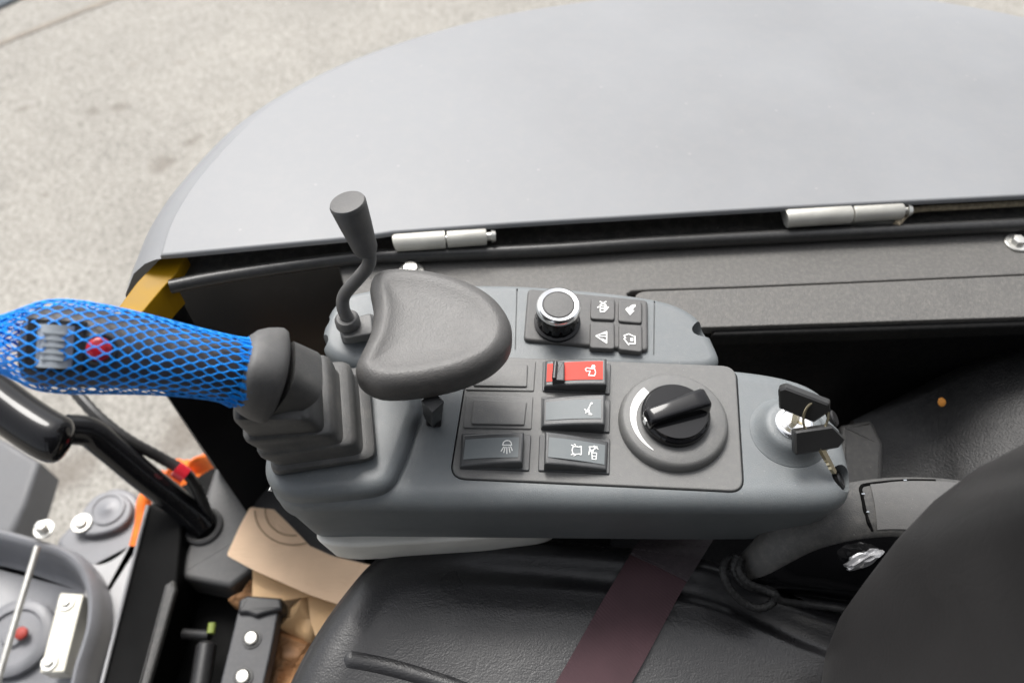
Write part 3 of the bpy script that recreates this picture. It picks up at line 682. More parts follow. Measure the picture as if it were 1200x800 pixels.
# ================================================================== joystick
js = thing('joystick', 'dark grey joystick leaning over with ribbed rubber boot and red thumb button', 'joystick', P(385, 500, .009))
B0 = P(386, 497, .010); B1 = P(366, 462, .056)
def sq(c, nx, s, e=5, n=48, yaw=0, asp=1.0):
    nx = nx.normalized(); a = Vector((math.cos(yaw), math.sin(yaw), 0)); a = (a-nx*a.dot(nx)).normalized(); b = nx.cross(a)
    r = []
    for k in range(n):
        q = 2*math.pi*k/n; cx, sx = math.cos(q), math.sin(q)
        rr = (abs(cx)**e+abs(sx)**e)**(-1/e)
        r.append(c+a*cx*rr*s*asp+b*sx*rr*s)
    return r
yaw = R(10)
def rect(px, py, z, hx, hy, e=13, n=96, tilt=0):
    k = P(px, py, z); ca, sa = math.cos(yaw), math.sin(yaw); r = []
    lx, ly = -hx*.96, hy*.96
    c = k+Vector((ca*lx-sa*ly, sa*lx+ca*ly, 0))
    for i in range(n):
        q = 2*math.pi*i/n; cx, sx = math.cos(q), math.sin(q); rr = (abs(cx)**e+abs(sx)**e)**(-1/e)
        x, y = cx*rr*hx, sx*rr*hy; r.append(c+Vector((ca*x-sa*y, sa*x+ca*y, tilt*x)))
    return r
bp_ = [(438, 537, .0085, .0335, .036, 0), (439, 536, .013, .0338, .0363, 0), (437, 533, .0185, .0330, .0355, .03), (434, 531, .0195, .0318, .0345, .03), (424, 529, .0205, .0285, .0315, .04), (420, 527, .0235, .0283, .0312, .05),
       (418, 524, .026, .0296, .0325, .06), (416, 521, .031, .0302, .0330, .07), (412, 518, .0345, .0296, .0325, .08), (409, 517, .0353, .0286, .0315, .08), (400, 516, .0365, .0255, .0285, .1), (397, 514, .039, .0253, .0283, .1),
       (394, 510, .0415, .0264, .0300, .12), (391, 507, .046, .0268, .0305, .13), (387, 504, .0495, .0263, .0302, .14), (383, 503, .0505, .0248, .0287, .14), (377, 501, .0512, .0224, .0268, .16), (374, 498, .055, .0222, .0266, .17),
       (366, 490, .068, .0218, .0262, .22), (362, 487, .0735, .0214, .0256, .26), (358, 484, .0765, .020, .0242, .28), (350, 476, .079, .0170, .020, .3)]
obj('rubber_boot', MB().loft([rect(*q[:5], tilt=-q[5]) for q in bp_]), M_boot, js, 46)
B2 = P(334, 442, .082)
obj('neck', MB().loft([sq(P(348, 452, .070), Vector((-.5, -.05, .85)), .020, 4, 40, yaw), sq(P(330, 443, .086), Vector((-.8, -.06, .6)), .019, 4, 40, yaw)]), M_boot, js)
nc = Vector((-.88, -.06, .47)); 
cA = P(329, 441, .084); cB = P(284, 434, .104)
rings = []
dAB = (cB-cA)
for t, s in ((0, .014), (.02, .021), (.10, .0250), (.22, .0262), (.36, .0258), (.6, .0246), (.85, .0222), (1.0, .0190), (1.05, .016)):
    rings.append(sq(cA+dAB*t, nc, s, 2.6, 48, yaw))
obj('collar', MB().loft(rings), M_rubber, js, 60)
gpts = [(300, 438, .098), (262, 431, .112), (215, 423, .122), (165, 415, .130), (115, 409, .137), (70, 406, .142), (46, 405, .144), (34, 404, .145), (28, 404, .1455)]
grad = [.0166, .0166, .0170, .0186, .0203, .0210, .0195, .016, .004]
gp = spline([P(*q) for q in gpts], 6); gr = [v.x for v in spline([Vector((r, 0, 0)) for r in grad], 6)]
def gframe(path, i):
    t = (path[min(i+1, len(path)-1)]-path[max(i-1, 0)]).normalized(); v = (CAM-path[i]).normalized()
    b = (v-t*v.dot(t)).normalized(); a = t.cross(b); return t, a, b      # b looks up out of the grip, a across it
rings = []
for i, p in enumerate(gp):
    t, a, b_ = gframe(gp, i); rings.append([p+(a*math.cos(q)*1.0+b_*math.sin(q)*.92)*gr[i] for q in (2*math.pi*k/36 for k in range(36))])
obj('grip', MB().loft(rings), M_grip, js, 60)
def on_grip(px, py, out):
    best = min(range(len(gp)), key=lambda i: (gp[i]-P(px, py, gp[i].z)).length)
    t, a, b_ = gframe(gp, best); return gp[best]+b_*(gr[best]*.92+out)+a*0, t, a, b_
c, t, a, b_ = on_grip(76, 402, -.0062); mm = Matrix((t, a, b_)).transposed()
obj('wheel_bezel', MB().box(c+b_*.001, (.0255, .026, .010), mm), M_black, js)
tw = MB(); prof = []
for k in range(17):
    q = math.pi*k/16; prof.append((q))
rings = []
for q in prof:
    rings.append([c+t*math.cos(q)*.0100+b_*math.sin(q)*.0104+a*.0106, c+t*math.cos(q)*.0100+b_*math.sin(q)*.0104-a*.0106])
tw.loft([[r[0] for r in rings], [r[1] for r in rings]], closed=False); tw.add([r[0] for r in rings], [tuple(range(17))]); tw.add([r[1] for r in rings], [tuple(range(17))])
for k in range(5):
    aa = (-.0064+.0032*k); tw.box(c+a*aa+b_*.0100, (.0100, .0008, .0014), mm)
obj('thumb_wheel', tw, M_wheel, js)
c, t, a, b_ = on_grip(126, 401, -.0048)
obj('button_bezel', MB().lathe(c, [(.0086, -.002), (.0086, .0042), (.0078, .0048), (.0066, .0044)], b_, 32), M_black, js)
obj('thumb_button', MB().lathe(c, [(.0060, 0), (.0060, .0052), (.0052, .0062), (.0028, .0068), (.0004, .0069)], b_, 28), M_redbtn, js)

# ================================================================== blue net sleeve over the grip
npx = [(272, 437, .108, .0205), (281, 436, .105, .0200), (268, 432.5, .110, .0186), (240, 427, .117, .0186), (205, 421, .124, .0196), (165, 415, .130, .0214), (120, 409.5, .1365, .0232), (80, 406, .141, .0242), (50, 405, .144, .0230), (25, 404, .146, .0188), (0, 403, .148, .0145), (-30, 402, .150, .0125), (-60, 401, .151, .0118), (-95, 400, .153, .0112)]
npx = npx[1:]
npath = spline([P(a_, b_, c_) for a_, b_, c_, _ in npx], 14); nrad = [v.x for v in spline([Vector((r[3], 0, 0)) for r in npx], 14)]
cum = [0]
for i in range(1, len(npath)): cum.append(cum[-1]+(npath[i]-npath[i-1]).length)
TOT = cum[-1]
def npos(sv_, th):
    sv_ = max(0, min(TOT*.9999, sv_))
    i = max(k for k in range(len(cum)) if cum[k] <= sv_); i = min(i, len(npath)-2); u = (sv_-cum[i])/(cum[i+1]-cum[i])
    p = npath[i].lerp(npath[i+1], u); r_ = nrad[i]+(nrad[i+1]-nrad[i])*u
    t, a, b_ = gframe(npath, i)
    return p+(a*math.cos(th)+b_*math.sin(th)*.95)*r_
net = MB(); NS = 50; CELL = .0094; rs = random.Random(3)
steps = int(TOT/CELL*8)
for k in range(NS):
    th0 = 2*math.pi*k/NS; ph = .5 if k % 2 else 0; pth = []
    s0 = -.006*rs.random()
    for i in range(steps+1):
        s_ = TOT*i/steps; x = (s_/CELL+ph) % 1.0
        tri = min(1, max(-1, 3.3*(abs(2*x-1)-.5)))                 # flat-topped zigzag: long hexagons
        wob = .10*math.sin(s_*90+k*.7)+.05*math.sin(s_*230+k*1.9)
        if s_ < .004: pass
        pth.append(npos(s_, th0+(tri*.5*.94+wob*.22)*2*math.pi/NS+.10*math.sin(s_*14)))
    d0 = (pth[0]-pth[3]).normalized(); L0 = .0035*rs.random()
    pth = [pth[0]+d0*L0+Vector((0, 0, .0006+.001*rs.random()))]+pth
    net.tube(pth, .00041, 5)
    for q in range(2):                                              # frayed cut ends
        th = th0+rs.uniform(-.07, .07); p0 = npos(.001, th); p1 = npos(.005+.003*rs.random(), th+rs.uniform(-.05, .05))
        net.tube([p0+(p0-p1).normalized()*.0025*rs.random()+Vector((0, 0, .0006)), p0, p1], .00034, 4)
for k in range(40):                                                  # gathered end beyond the grip
    th0 = 2*math.pi*k/40+.05; n_ = 40; net.tube([npos(TOT*(.70+.30*i/n_), th0+.05*math.sin(i*.9+k*2.1)+.03*math.sin(i*2.3+k)) for i in range(n_+1)], .00045, 4)
tag(obj('mesh_sleeve', net, M_blue, None, 80, origin=P(150, 413, .13)), 'blue plastic mesh sleeve stretched over the joystick grip', 'mesh sleeve')

# ================================================================== seat
seat = thing('driver_seat', 'black vinyl driver seat with rounded cushion and tall backrest', 'seat', P(650, 760, -.22))
SZ = -.118
cus_px = [(300, 900), (330, 815), (352, 768), (380, 722), (412, 680), (440, 650), (475, 633), (520, 626), (580, 626), (660, 631), (740, 639), (810, 648), (870, 666), (930, 695), (1000, 720), (1080, 740), (1180, 800), (1180, 1000), (1100, 1150), (350, 1150), (290, 1020)]
co = ccw(spline(PP(cus_px, SZ-.025), 6, True))
rl = []
def cusz(ins, f):
    def ss(a, b): t = min(1, max(0, (ins-a)/(b-a))); return t*t*(3-2*t)
    return f*(-.0085*ss(.013, .039)+.0030*ss(.0395, .047)+.0012*ss(.047, .068))
def sm(r, n=1):
    for _ in range(n): r = [(r[k-1]+r[k]*2+r[(k+1) % len(r)])/4 for k in range(len(r))]
    return r
co = smooth(co, 180, 3)
c1_ = inset(co, .006); nrm_ = [(a-b).normalized() for a, b in zip(co, c1_)]
fac = [min(1, max(0, (q.y-.80)/.17))*(1 if p.x > -.12 else max(0, 1+(p.x+.12)/.06)) for q, p in zip(nrm_, co)]
fac = sm(fac, 14)
rl.append([Vector((p.x, p.y, SZ-.13)) for p in inset(co, .02)])
from mathutils import kdtree
den = []; dfac = []
for k in range(len(co)):
    for u in range(8): den.append(co[k].lerp(co[(k+1) % len(co)], u/8)); dfac.append(fac[k]*(1-u/8)+fac[(k+1) % len(co)]*u/8)
kd = kdtree.KDTree(len(den))
for k, p in enumerate(den): kd.insert((p.x, p.y, 0), k)
kd.balance()
bk_ = [p for p in den if p.y > P(600, 700, SZ).y and p.x > P(440, 640, SZ).x]
kb2 = kdtree.KDTree(len(bk_))
for k, p in enumerate(bk_): kb2.insert((p.x, p.y, 0), k)
kb2.balance(); XA, XB = P(440, 660, SZ).x, P(600, 660, SZ).x
PR_ = [(0, -.055), (.0008, -.036), (.0028, -.024), (.006, -.0155), (.010, -.0096), (.0145, -.0058), (.019, -.0034), (.0235, -.0020), (.028, -.0011), (.035, -.0004), (.042, 0), (1, 0)]
def cz0(p):
    d = kd.find((p.x, p.y, 0))[2]; u_ = min(1, max(0, (p.x-XA)/(XB-XA))); f = u_*u_*(3-2*u_); db = kb2.find((p.x, p.y, 0))[2]
    for (a, za), (b, zb) in zip(PR_, PR_[1:]):
        if a <= d <= b: z = za+(zb-za)*(d-a)/(b-a); break
    w_ = max(0, 1-max(0, db-.05)/.10); w_ = w_*w_*(3-2*w_)
    return SZ+z+cusz(min(db, .068), f)*w_-.0035*min(1, max(0, d-.04)/.08)
c = sum(co, Vector((0, 0)))/len(co)
rl.append([Vector((p.x, p.y, SZ-.055)) for p in co])
for t in [1-.0035*k for k in range(1, 14)]+[.955-.011*k for k in range(1, 40)]+[.52-.03*k for k in range(1, 17)]:
    if t > .02: rl.append([Vector((q.x, q.y, cz0(q))) for q in [c+(p-c)*t for p in co]])
obj('cushion', MB().loft(rl), M_vinyl, seat, 70)
wl = spline([P(396, 770, SZ-.012), P(412, 772, SZ-.0085), P(440, 777, SZ-.0068), P(480, 787, SZ-.0066), P(530, 803, SZ-.0068), P(600, 832, SZ-.0075)], 6)
mb = MB(); gr_ = []; W_ = .012
wl = spline([P(396, 770, SZ), P(412, 772, SZ), P(440, 777, SZ), P(480, 787, SZ), P(530, 803, SZ), P(600, 832, SZ)], 6)
for i, p in enumerate(wl):
    t = (wl[min(i+1, len(wl)-1)]-wl[max(0, i-1)]).normalized(); n_ = Vector((-t.y, t.x, 0)); e_ = min(1, i/5)
    gr_.insert(0, [p+n_*W_*u*(.35+.65*e_)+Vector((0, 0, -.0042+(.0034*e_*math.cos(u*math.pi/2)**1.3)+(cz0(p.to_2d())-SZ+.0020))) for u in (-1, -.8, -.6, -.4, -.2, 0, .2, .4, .6, .8, .999)])
mb.loft(gr_, closed=False); obj('piping', mb, M_vinyl, seat, 70)
# backrest
rl = []
prof = [(972, 768, -.10), (976, 742, -.075), (988, 712, -.045), (1012, 678, -.010), (1050, 628, .035), (1088, 588, .075), (1130, 556, .115), (1172, 534, .15), (1215, 517, .19), (1270, 500, .24)]
for i, (x, y, z) in enumerate(prof):
    p = P(x, y, z); X0, Y1 = p.x, p.y
    o_ = rpoly([(X0, Y1), (X0, Y1-.55), (X0+.17, Y1-.55), (X0+.17, Y1)], [.05, .05, .05, .085], 14)
    o_ = [q+Vector((-.013, .010)) for q in o_]
    rl.append([Vector((q.x, q.y, z)) for q in o_])
sh = rl[0]; rl = [[Vector((v.x+.012*(1 if v.x < sum(q.x for q in sh)/len(sh) else -1), v.y-.012, v.z-.02)) for v in sh]]+rl
obj('backrest', MB().loft(rl), M_back, seat, 70)
# belt
belt = thing('seat_belt', 'worn purple brown seat belt strap lying across the cushion', 'seat belt', P(740, 720, SZ))
def beltz(y, x):
    return 0
L_ = [(745, 640, SZ-.010), (737, 652, SZ-.003), (724, 674, SZ+.001), (706, 704, SZ-.001), (690, 732, SZ-.0005), (672, 764, SZ-.001), (651, 800, SZ-.0015), (610, 870, SZ-.002)]
R_ = [(833, 634, SZ-.008), (824, 650, SZ-.001), (806, 679, SZ+.0015), (788, 712, SZ-.001), (773, 740, SZ-.0005), (757, 770, SZ-.001), (740, 800, SZ-.0015), (700, 870, SZ-.002)]
Ls, Rs = spline([P(*q) for q in L_], 5), spline([P(*q) for q in R_], 5)
def ribbon(Ls, Rs, lift, th, crown=.0012):
    mb = MB(); rings = []
    for a, b in zip(Ls, Rs):
        n = 8; up = [a.lerp(b, k/n)+Vector((0, 0, lift+crown*math.sin(math.pi*k/n))) for k in range(n+1)]
        rings.append(up+[v-Vector((0, 0, th)) for v in up[::-1]])
    return mb.loft(rings)
obj('strap', ribbon(Ls, Rs, .0016, .0014), M_belt, belt)
L2 = spline([P(*q) for q in [(748, 634, SZ-.013), (743, 642, SZ-.006), (738, 650, SZ-.0015)]], 5)
R2 = spline([P(*q) for q in [(836, 632, SZ-.008), (824, 651, SZ+.000), (805, 682, SZ+.003)]], 5)
obj('stitched_end', ribbon(L2, R2, .0026, .0015), M_beltend, belt)
st = MB()
for off_ in (.0, .35, .7):
    for k in range(10):
        u0, u1 = (k+.15)/10, (k+.75)/10; i = int(len(L2)*(.9-off_*.8)); i = max(0, min(len(L2)-1, i))
        A_, B_ = L2[i], R2[i]; st.tube([A_.lerp(B_, u0)+Vector((0, 0, .0026+.0012*math.sin(math.pi*u0)+.0002)), A_.lerp(B_, u1)+Vector((0, 0, .0026+.0012*math.sin(math.pi*u1)+.0002))], .00045, 5)
obj('stitching', st, M_beltend, belt)

# ================================================================== grey cover between console and backrest
hc = thing('hinge_cover', 'grey and black plastic cover tucked between console and backrest', 'plastic cover', P(980, 640, -.12))
CZ = -.035
top_px = [(868, 652, -.085), (884, 634, -.070), (905, 612, -.056), (935, 590, -.044), (970, 572, -.038), (1010, 563, -.036), (1060, 559, -.036), (1120, 562, -.036), (1180, 575, -.036)]
bot_px = [(876, 676, -.088), (900, 668, -.073), (925, 655, -.060), (955, 640, -.050), (990, 630, -.045), (1022, 625, -.043), (1060, 624, -.042), (1120, 632, -.042), (1180, 645, -.042)]
T_ = spline([P(*q) for q in top_px], 6); Bt = spline([P(*q) for q in bot_px], 6)
mb = MB(); rows = []
rows.append([v+Vector((.0, .003, -.05)) for v in T_]); rows.append([v+Vector((0, .002, -.004)) for v in T_]); rows.append(T_)
for u in (.25, .5, .75): rows.append([a.lerp(b, u)+Vector((0, 0, .003*math.sin(math.pi*u))) for a, b in zip(T_, Bt)])
rows.append(Bt); rows.append([v+Vector((0, -.002, -.004)) for v in Bt])
mb.loft(rows, closed=False); tp = obj('top_shell', mb, M_cover, hc, 50)
lidr = [[a.lerp(b, u)+Vector((0, 0, .003*math.sin(math.pi*u)+h)) for a, b in zip(T_[31:], Bt[31:])] for u, h in ((.06, -.001), (.065, .0007), (.28, .0008), (.52, .0008), (.76, .0008), (.95, .0007), (.955, -.001))]
obj('lid', MB().loft(lidr, closed=False), M_lid, hc, 50)
# groove and lid
def CP(px, py, dz=0): return P(px, py, -.0375+dz)
allr = [v for r in rows[2:7] for v in r]
def onshell(px, py):
    z = -.038
    for _ in range(4):
        p = P(px, py, z); nb_ = sorted(allr, key=lambda v: (v.xy-p.xy).length)[:4]; ws = [1/((v.xy-p.xy).length+1e-5) for v in nb_]; z = sum(v.z*w_ for v, w_ in zip(nb_, ws))/sum(ws)
    return P(px, py, z)
gv = MB(); gpth = [(1096, 563), (1060, 563), (1018, 567), (1009, 571), (1010, 580), (1015, 603), (1022, 622)]
obj('groove', MB().tube([onshell(*q)+Vector((0, 0, -.0002)) for q in [v.to_tuple() for v in [w_.to_2d() for w_ in spline([Vector((a_, b_, 0)) for a_, b_ in gpth], 5)]]], .0013, 8), M_gap, hc)
for gx, gy in ((1011, 579), (1016, 600), (1060, 563)):
    obj('clip', MB().box(onshell(gx, gy)+Vector((0, 0, .0010)), (.0022, .0008, .0004)), M_wheel, hc)
# glossy black flank with its opening
f0 = [v+Vector((0, -.002, -.003)) for v in Bt]
lo_px = [(878, 680, -.10), (905, 684, -.105), (930, 690, -.105), (960, 695, -.105), (990, 700, -.105), (1025, 705, -.105), (1065, 715, -.105), (1120, 730, -.105), (1180, 745, -.105)]
f1 = spline([P(*q) for q in lo_px], 6)
mb = MB(); mb.loft([f0, [a.lerp(b, .3)+Vector((0, -.004, 0)) for a, b in zip(f0, f1)], [a.lerp(b, .7)+Vector((0, -.005, 0)) for a, b in zip(f0, f1)], f1, [v+Vector((0, .01, -.04)) for v in f1]], closed=False)
fk = obj('flank', mb, M_gloss, hc, 60)
ofr = [(985, 646), (1005, 636), (1050, 628), (1055, 660), (1040, 676), (990, 684)]
oq = [P(a_, b_, -.055-.0006*(b_-628)) for a_, b_ in ofr]
mb = MB(); cc = sum(oq, Vector())/6
mb.loft([[v+Vector((0, 0, .010)) for v in oq], [cc+(v-cc)*.93+Vector((0, 0, .011)) for v in oq], [cc+(v-cc)*.88+Vector((0, 0, .004)) for v in oq]], False, True)
obj('opening', mb, M_black, hc)
ms = MB(); mc = P(1010, 655, -.062); 
rs2 = random.Random(5)
ico = bmesh.new(); bmesh.ops.create_icosphere(ico, subdivisions=3, radius=1)
vs = [];
for v in ico.verts:
    k = 1+rs2.uniform(-.20, .16); vs.append(mc+Vector((v.co.x*.0135*k+.004*v.co.y, v.co.y*.0062*k+.004*v.co.x-.001, v.co.z*.008*k+.004)))
ms.add(vs, [tuple(x.index for x in f.verts) for f in ico.faces]); ico.free()
tag(obj('foil_wad', ms, mat('clear film', (.38, .38, .39), .25, metal=.3, var=.3, vscale=120, bump=.6, bscale=200), None, 20, origin=mc), 'crumpled pale shiny film stuffed in the black opening', 'film')
# cord
crd = MB()
def cordp(l, z0): return [P(a_, b_, c_) for a_, b_, c_ in l]
c1 = spline(cordp([(862, 652, -.085), (850, 658, -.083), (848, 672, -.083), (856, 690, -.088), (872, 706, -.094), (890, 712, -.096), (905, 706, -.094), (908, 696, -.091), (898, 690, -.088), (882, 688, -.088), (868, 680, -.086), (860, 666, -.082), (864, 652, -.08)], 0), 8)
c2 = spline(cordp([(868, 655, -.08), (866, 668, -.079), (876, 682, -.082), (894, 690, -.085), (908, 696, -.086), (914, 703, -.092), (940, 707, -.101), (985, 713, -.103), (1010, 720, -.104)], 0), 8)
crd.tube(c1, [.0030+.0003*math.sin(i*2.1) for i in range(len(c1))], 10); crd.tube(c2, [.0027+.0003*math.sin(i*2.1) for i in range(len(c2))], 10)
tag(obj('cord', crd, M_cord, None, 60, origin=P(880, 690, -.09)), 'black braided cord looped by the grey cover', 'cord')

# ================================================================== cab floor, lower left
FZ = -.50
fl = [P(175, 592, FZ), P(120, 800, FZ), P(90, 930, FZ), P(1500, 930, FZ), P(1500, 560, FZ), P(300, 540, FZ), P(262, 541, FZ)]
tag(obj('cab_floor', MB().slab([v.to_2d() for v in fl], FZ, FZ-.03), M_deep), kind='structure')
fc = thing('floor_cover', 'dark grey moulded floor cover around the foot of the travel lever', 'floor cover', P(270, 610, FZ))
fcp = PP([(252, 546), (318, 541), (420, 545), (420, 660), (300, 664), (270, 688), (206, 676), (226, 622)], -.44)
o_ = obj('cover_plate', MB().slab(rpoly(fcp, .008), -.44, -.49, .006), M_floor, fc)
hcn = P(238, 616, -.44)
obj('hole_rim', MB().lathe(hcn, [(.024, 0), (.024, .004), (.021, .006), (.018, .004)], (0, 0, 1), 32, cap1=False), M_floor, fc)
obj('hole', MB().lathe(hcn, [(.0195, .0005), (.001, .0012)], (0, 0, 1), 28), M_void, fc)
# travel lever
tl_ = thing('travel_lever', 'glossy black bent travel lever rising from the floor cover', 'lever', hcn)
tp_ = spline([P(238, 618, -.44), P(212, 592, -.41), (P(165, 555, -.36)), P(128, 524, -.32), P(104, 506, -.295), P(78, 503, -.278)], 6)
obj('lever_tube', MB().tube(tp_, .0165, 24), M_gloss, tl_)
hp_ = spline([P(-70, 425, -.20), P(-20, 457, -.205), P(25, 490, -.215), P(60, 512, -.222), P(82, 520, -.228)], 6)
nn_ = len(hp_); obj('lever_handle', MB().tube(hp_, [.024 if i < nn_-6 else .024*math.sqrt(max(.02, 1-((i-(nn_-6))/5.2)**2)) for i in range(nn_)], 24), M_gloss, tl_)
cb = spline([P(85, 455, -.30), P(115, 488, -.31), P(150, 515, -.33), P(190, 537, -.36), P(220, 556, -.38), P(236, 584, -.41), P(246, 612, -.44)], 10)
tag(obj('cable', MB().tube(cb, [.0062+.0007*(i % 2) for i in range(len(cb))], 12), M_blackrub, None, 25, origin=cb[-1]), 'black corrugated cable running beside the travel lever', 'cable')
cl = P(212, 553, -.365)
tag(obj('cable_clip', MB().tube([P(206, 549, -.362), P(218, 557, -.37)], .0095, 14), M_redbtn, None, origin=cl), 'small red clip around the black cable', 'clip')
# crumpled orange cloth
rr_ = random.Random(11); cz_ = -.56
oo = ccw(smooth(PP([(196, 552), (214, 541), (236, 537), (250, 529), (263, 532), (258, 552), (248, 576), (240, 600), (222, 590), (206, 574), (192, 566)], cz_), 60, 1)); cc = sum(oo, Vector((0, 0)))/60; rl = [[Vector((p.x, p.y, cz_-.05)) for p in oo]]
for t in (1, .9, .78, .66, .54, .42, .3, .18, .06):
    rl.append([Vector((p.x, p.y, cz_+.03*(1-t*t)+.012*math.sin(p.x*130+3*math.sin(p.y*60))*math.sin(p.y*95+p.x*40)+.006*math.sin(p.x*260-p.y*210))) for p in [cc+(q-cc)*t*(1+.05*rr_.uniform(-1, 1)) for q in oo]])
clo = obj('cloth', MB().loft(rl), M_orange, None, 60, origin=Vector((cc.x, cc.y, cz_-.05))); tag(clo, 'bright orange crumpled cloth behind the travel lever', 'cloth')
rp = MB().tube(spline([P(192, 556, -.555), P(180, 572, -.57), P(169, 588, -.58), P(167, 612, -.59), P(160, 640, -.60)], 6), .010, 8)
tag(obj('strap', rp, M_orange, None, 60, origin=P(167, 612, -.6)), 'narrow orange strap hanging between grey arm and black sill frame', 'strap')
# grey pivot arm with round boss
ar = thing('pivot_arm', 'light grey arm with round boss and zinc bolt below the travel lever', 'arm', P(125, 610, -.66))
az = -.60
ao = spline(PP([(66, 640), (84, 612), (108, 585), (132, 571), (156, 577), (166, 598), (160, 625), (150, 650), (110, 668)], az), 6, True)
obj('arm_plate', MB().slab(ao, az, az-.08, .008), M_tub, ar)
bo_ = spline(PP([(98, 626), (92, 606), (112, 580), (136, 576), (153, 588), (150, 608), (130, 622)], az+.012), 6, True)
obj('boss', MB().slab(bo_, az+.012, az-.001, .004), M_tub, ar)
bc = P(126, 596, az+.0125); obj('boss_ring', MB().lathe(bc, [(.024, 0), (.024, .002), (.020, .0022), (.019, .0008), (.006, .0008), (.004, .002), (.001, .002)], (0, 0, 1), 40), M_tub, ar)
bolt(96, 613, az+.013, .0115, ar, hex_=False, h=.008)
# grey tub with steel rod and bracket
tb = thing('lamp_housing', 'grey dished housing with steel rod and bolted pale bracket in the corner', 'housing', P(30, 740, -.62))
tz = -.55
to = ccw(spline(PP([(-120, 620), (-30, 612), (45, 628), (90, 646), (112, 680), (114, 725), (100, 775), (80, 830), (0, 900), (-120, 900)], tz), 6, True))
rl = []
for ins, z in ((.004, -.12), (0, -.02), (.003, -.005), (.008, 0), (.013, -.002), (.017, -.010), (.022, -.035), (.028, -.055), (.036, -.062)):
    rl.append([Vector((p.x, p.y, tz+z)) for p in inset(to, ins)])
obj('dish', MB().loft(rl), M_tub, tb, 60)
dz_ = P(20, 748, tz-.06)
obj('disc', MB().lathe(dz_, [(.050, 0), (.050, .008), (.046, .011), (.036, .011), (.034, .007), (.016, .007), (.012, .012), (.001, .012)], (0, 0, 1), 48), M_tub, tb)
obj('red_centre', MB().lathe(P(26, 742, tz-.045), [(.008, 0), (.008, .004), (.005, .006), (.001, .006)], (0, 0, 1), 20), mat('dull red', (.30, .03, .02), .6), tb)
obj('rod', MB().tube([P(44, 640, tz+.01), P(20, 720, tz+.0), P(-12, 830, tz-.01)], .0042, 14), M_steel, tb)
br = rpoly(PP([(70, 694), (98, 696), (75, 787), (46, 788)], tz-.02), .003); brk = obj('bracket', MB().slab(br, tz-.02, tz-.050, .0015), M_plate, tb)
for bx, by in ((78, 706), (58, 776)): bolt(bx, by, tz-.0198, .0085, tb, M_steel)
bolt(52, 620, tz+.004, .011, tb, M_steel, h=.014)
obj('side_sheet', MB().slab(PP([(100, 664), (165, 630), (176, 592), (150, 690), (118, 802), (80, 860), (95, 740)], -.60), -.60, -.70, .003), M_lgrey, tb)
# far left grey plate
tag(obj('blade_plate', MB().slab(PP([(-60, 490), (5, 515), (46, 540), (30, 590), (14, 625), (-80, 640)], -.85), -.85, -.93, .01), M_plate2, None, origin=P(0, 580, -.93)), 'flat grey steel plate at the left picture edge below the black lever', 'steel plate')
# black door sill frame
sf = thing('sill_frame', 'tall black sill frame with grey edge strip beside the floor cover', 'frame', P(160, 700, -.5))
obj('frame_bar', MB().slab(PP([(174, 590), (214, 606), (208, 680), (168, 805), (140, 880), (95, 880), (119, 800)], -.42), -.42, -.499, .004), M_deep, sf)
es = [P(173, 592, -.417), P(150, 680, -.417), P(119, 802, -.417), P(98, 880, -.417)]; obj('edge_highlight', MB().tube(es, .0022, 8), M_lgrey, sf)  # light grey tube stands in for the highlight along the frame edge
obj('edge_strip', MB().slab(rpoly(PP([(192, 684), (203, 677), (205, 690), (173, 802), (150, 880), (138, 880), (161, 800)], -.41), .003), -.412, -.4205, .003), M_cover, sf)
# hydraulic strut
stt = thing('gas_strut', 'small black hydraulic cylinder with yellow green tip beside the pedal', 'cylinder', P(240, 770, FZ))
obj('barrel', MB().tube([P(243, 752, -.44), P(242, 756, -.44), P(236, 795, -.44), P(226, 850, -.44)], [.008, .011, .011, .011], 18), M_black, stt)
obj('end_eye', MB().tube([P(215, 742, -.45), P(246, 744, -.445)], .006, 12), M_black, stt)
obj('tip', MB().tube([P(249, 730, -.44), P(247, 742, -.44)], .0045, 12), mat('yellow green plastic', (.22, .27, .06), .6), stt)
# pedal
pd = thing('foot_pedal', 'dark steel pedal plate with two pale round bolts by the seat', 'pedal', P(295, 760, FZ))
pz = -.42
obj('pedal_plate', MB().slab(rpoly(PP([(281, 706), (328, 708), (316, 770), (290, 880), (238, 880), (258, 800)], pz), .003), pz, pz-.02, .002), M_pedal, pd)
obj('rubber_stop', MB().slab(rpoly(PP([(280, 702), (290, 697), (330, 700), (331, 714), (312, 718), (300, 722), (290, 718), (278, 718)], pz+.006), .003), pz+.006, pz-.02, .003), M_black, pd)
for bx, by in ((295, 748), (285, 793)):
    c = P(bx, by, pz+.0003); o_ = obj('bolt', MB().lathe(c, [(.0080, 0), (.0078, .003), (.006, .005), (.001, .0055)], (0, 0, 1), 24), M_steel, pd, origin=c)
    obj('washer', MB().lathe(c, [(.0105, 0), (.0105, .0012), (.006, .0013)], (0, 0, 1), 28), M_black, o_)

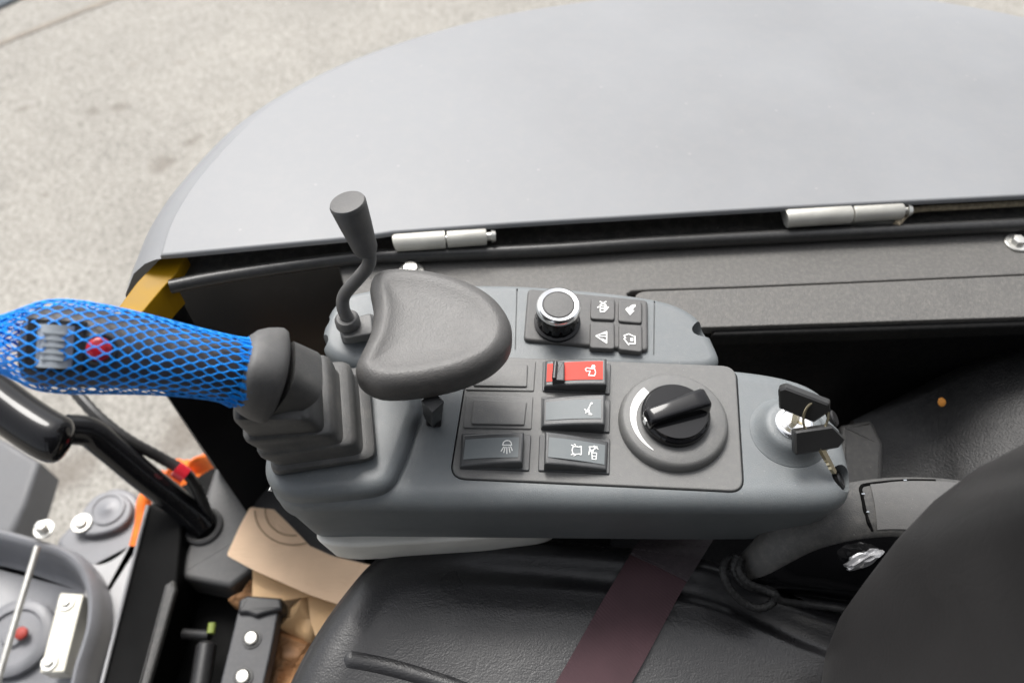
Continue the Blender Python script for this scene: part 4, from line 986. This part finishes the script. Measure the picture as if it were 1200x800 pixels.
# ================================================================== tan card and brown paper on the floor
def z6(q): return (180+q[0]/3.333, 560+q[1]/3.333)
def sheet(name, lab, pts, z, m, cat, wav=.004, th=.002, tilt=(0, 0)):
    mb = MB(); o = ccw(rpoly(PP([z6(t) for t in pts], z), .004, 4))
    c = sum(o, Vector((0, 0)))/len(o)
    def zf(p): return z+wav*math.sin(p.x*38+p.y*25)+tilt[0]*(p.x-c.x)+tilt[1]*(p.y-c.y)
    rl = [[Vector((p.x, p.y, zf(p)-th)) for p in o], [Vector((p.x, p.y, zf(p))) for p in o]]
    for t in (.85, .7, .5, .3, .1):
        rl.append([Vector((q.x, q.y, zf(q))) for q in [c+(p-c)*t for p in o]])
    mb.loft(rl); ob = obj(name, mb, m, None, 50, origin=Vector((c.x, c.y, z))); tag(ob, lab, cat)
    return ob, zf
card, cz = sheet('card_sheet', 'tan leather card with two brown printed arcs on top of the pile', [(380, 118), (470, 122), (540, 190), (610, 262), (700, 300), (860, 340), (860, 420), (720, 490), (610, 456), (390, 360), (285, 300), (340, 190)], -.40, M_card, 'card', .004)
def onc(x, y, th):
    z = -.40
    for _ in range(5): p = P(*z6((x, y)), z); z = cz(p.to_2d())+.0008+th
    return P(*z6((x, y)), z)
obj('printed_line', strokes([arc(545, 128, 150, 132, 70, 180, 18), arc(540, 128, 105, 95, 80, 185, 14)], 5, onc, .0003), M_print, card)
sheet('card_sheet', 'small amber card corner showing under the tan card', [(388, 340), (640, 440), (612, 462), (500, 480), (385, 490)], -.425, M_card2, 'card', .002)
sheet('card_sheet', 'amber card strip running down beside the seat edge', [(600, 440), (800, 400), (740, 520), (640, 640), (615, 560)], -.430, M_card2, 'card', .003)
def crumple(name, lab, pts, z, m, seed, amp=.010):
    rs_ = random.Random(seed); o = ccw(rpoly(PP([z6(t) for t in pts], z), .004, 3)); c = sum(o, Vector((0, 0)))/len(o); rl = []
    def zf(p): return z+amp*math.sin(p.x*90+seed)*math.sin(p.y*70+seed*2)+amp*.5*math.sin(p.x*190-p.y*160)
    rl.append([Vector((p.x, p.y, z-.02)) for p in o])
    for t in (1, .85, .7, .55, .4, .25, .1): rl.append([Vector((q.x, q.y, zf(q)+.012*(1-t*t))) for q in [c+(p-c)*t for p in o]])
    tag(obj(name, MB().loft(rl), m, None, 40, origin=Vector((c.x, c.y, z))), lab, 'paper')
crumple('crumpled_paper', 'crumpled tan paper between the pedal and the cards', [(505, 475), (610, 455), (640, 560), (610, 640), (540, 610), (490, 585)], -.450, M_card2, 1)
crumple('crumpled_paper', 'crumpled dark brown paper lowest beside the pedal', [(480, 590), (620, 640), (600, 780), (560, 900), (440, 900), (455, 740)], -.460, M_brown, 2)
crumple('crumpled_paper', 'small brown paper scrap behind the pedal top', [(285, 480), (350, 440), (390, 380), (400, 470), (330, 505)], -.455, M_brown, 4, .005)
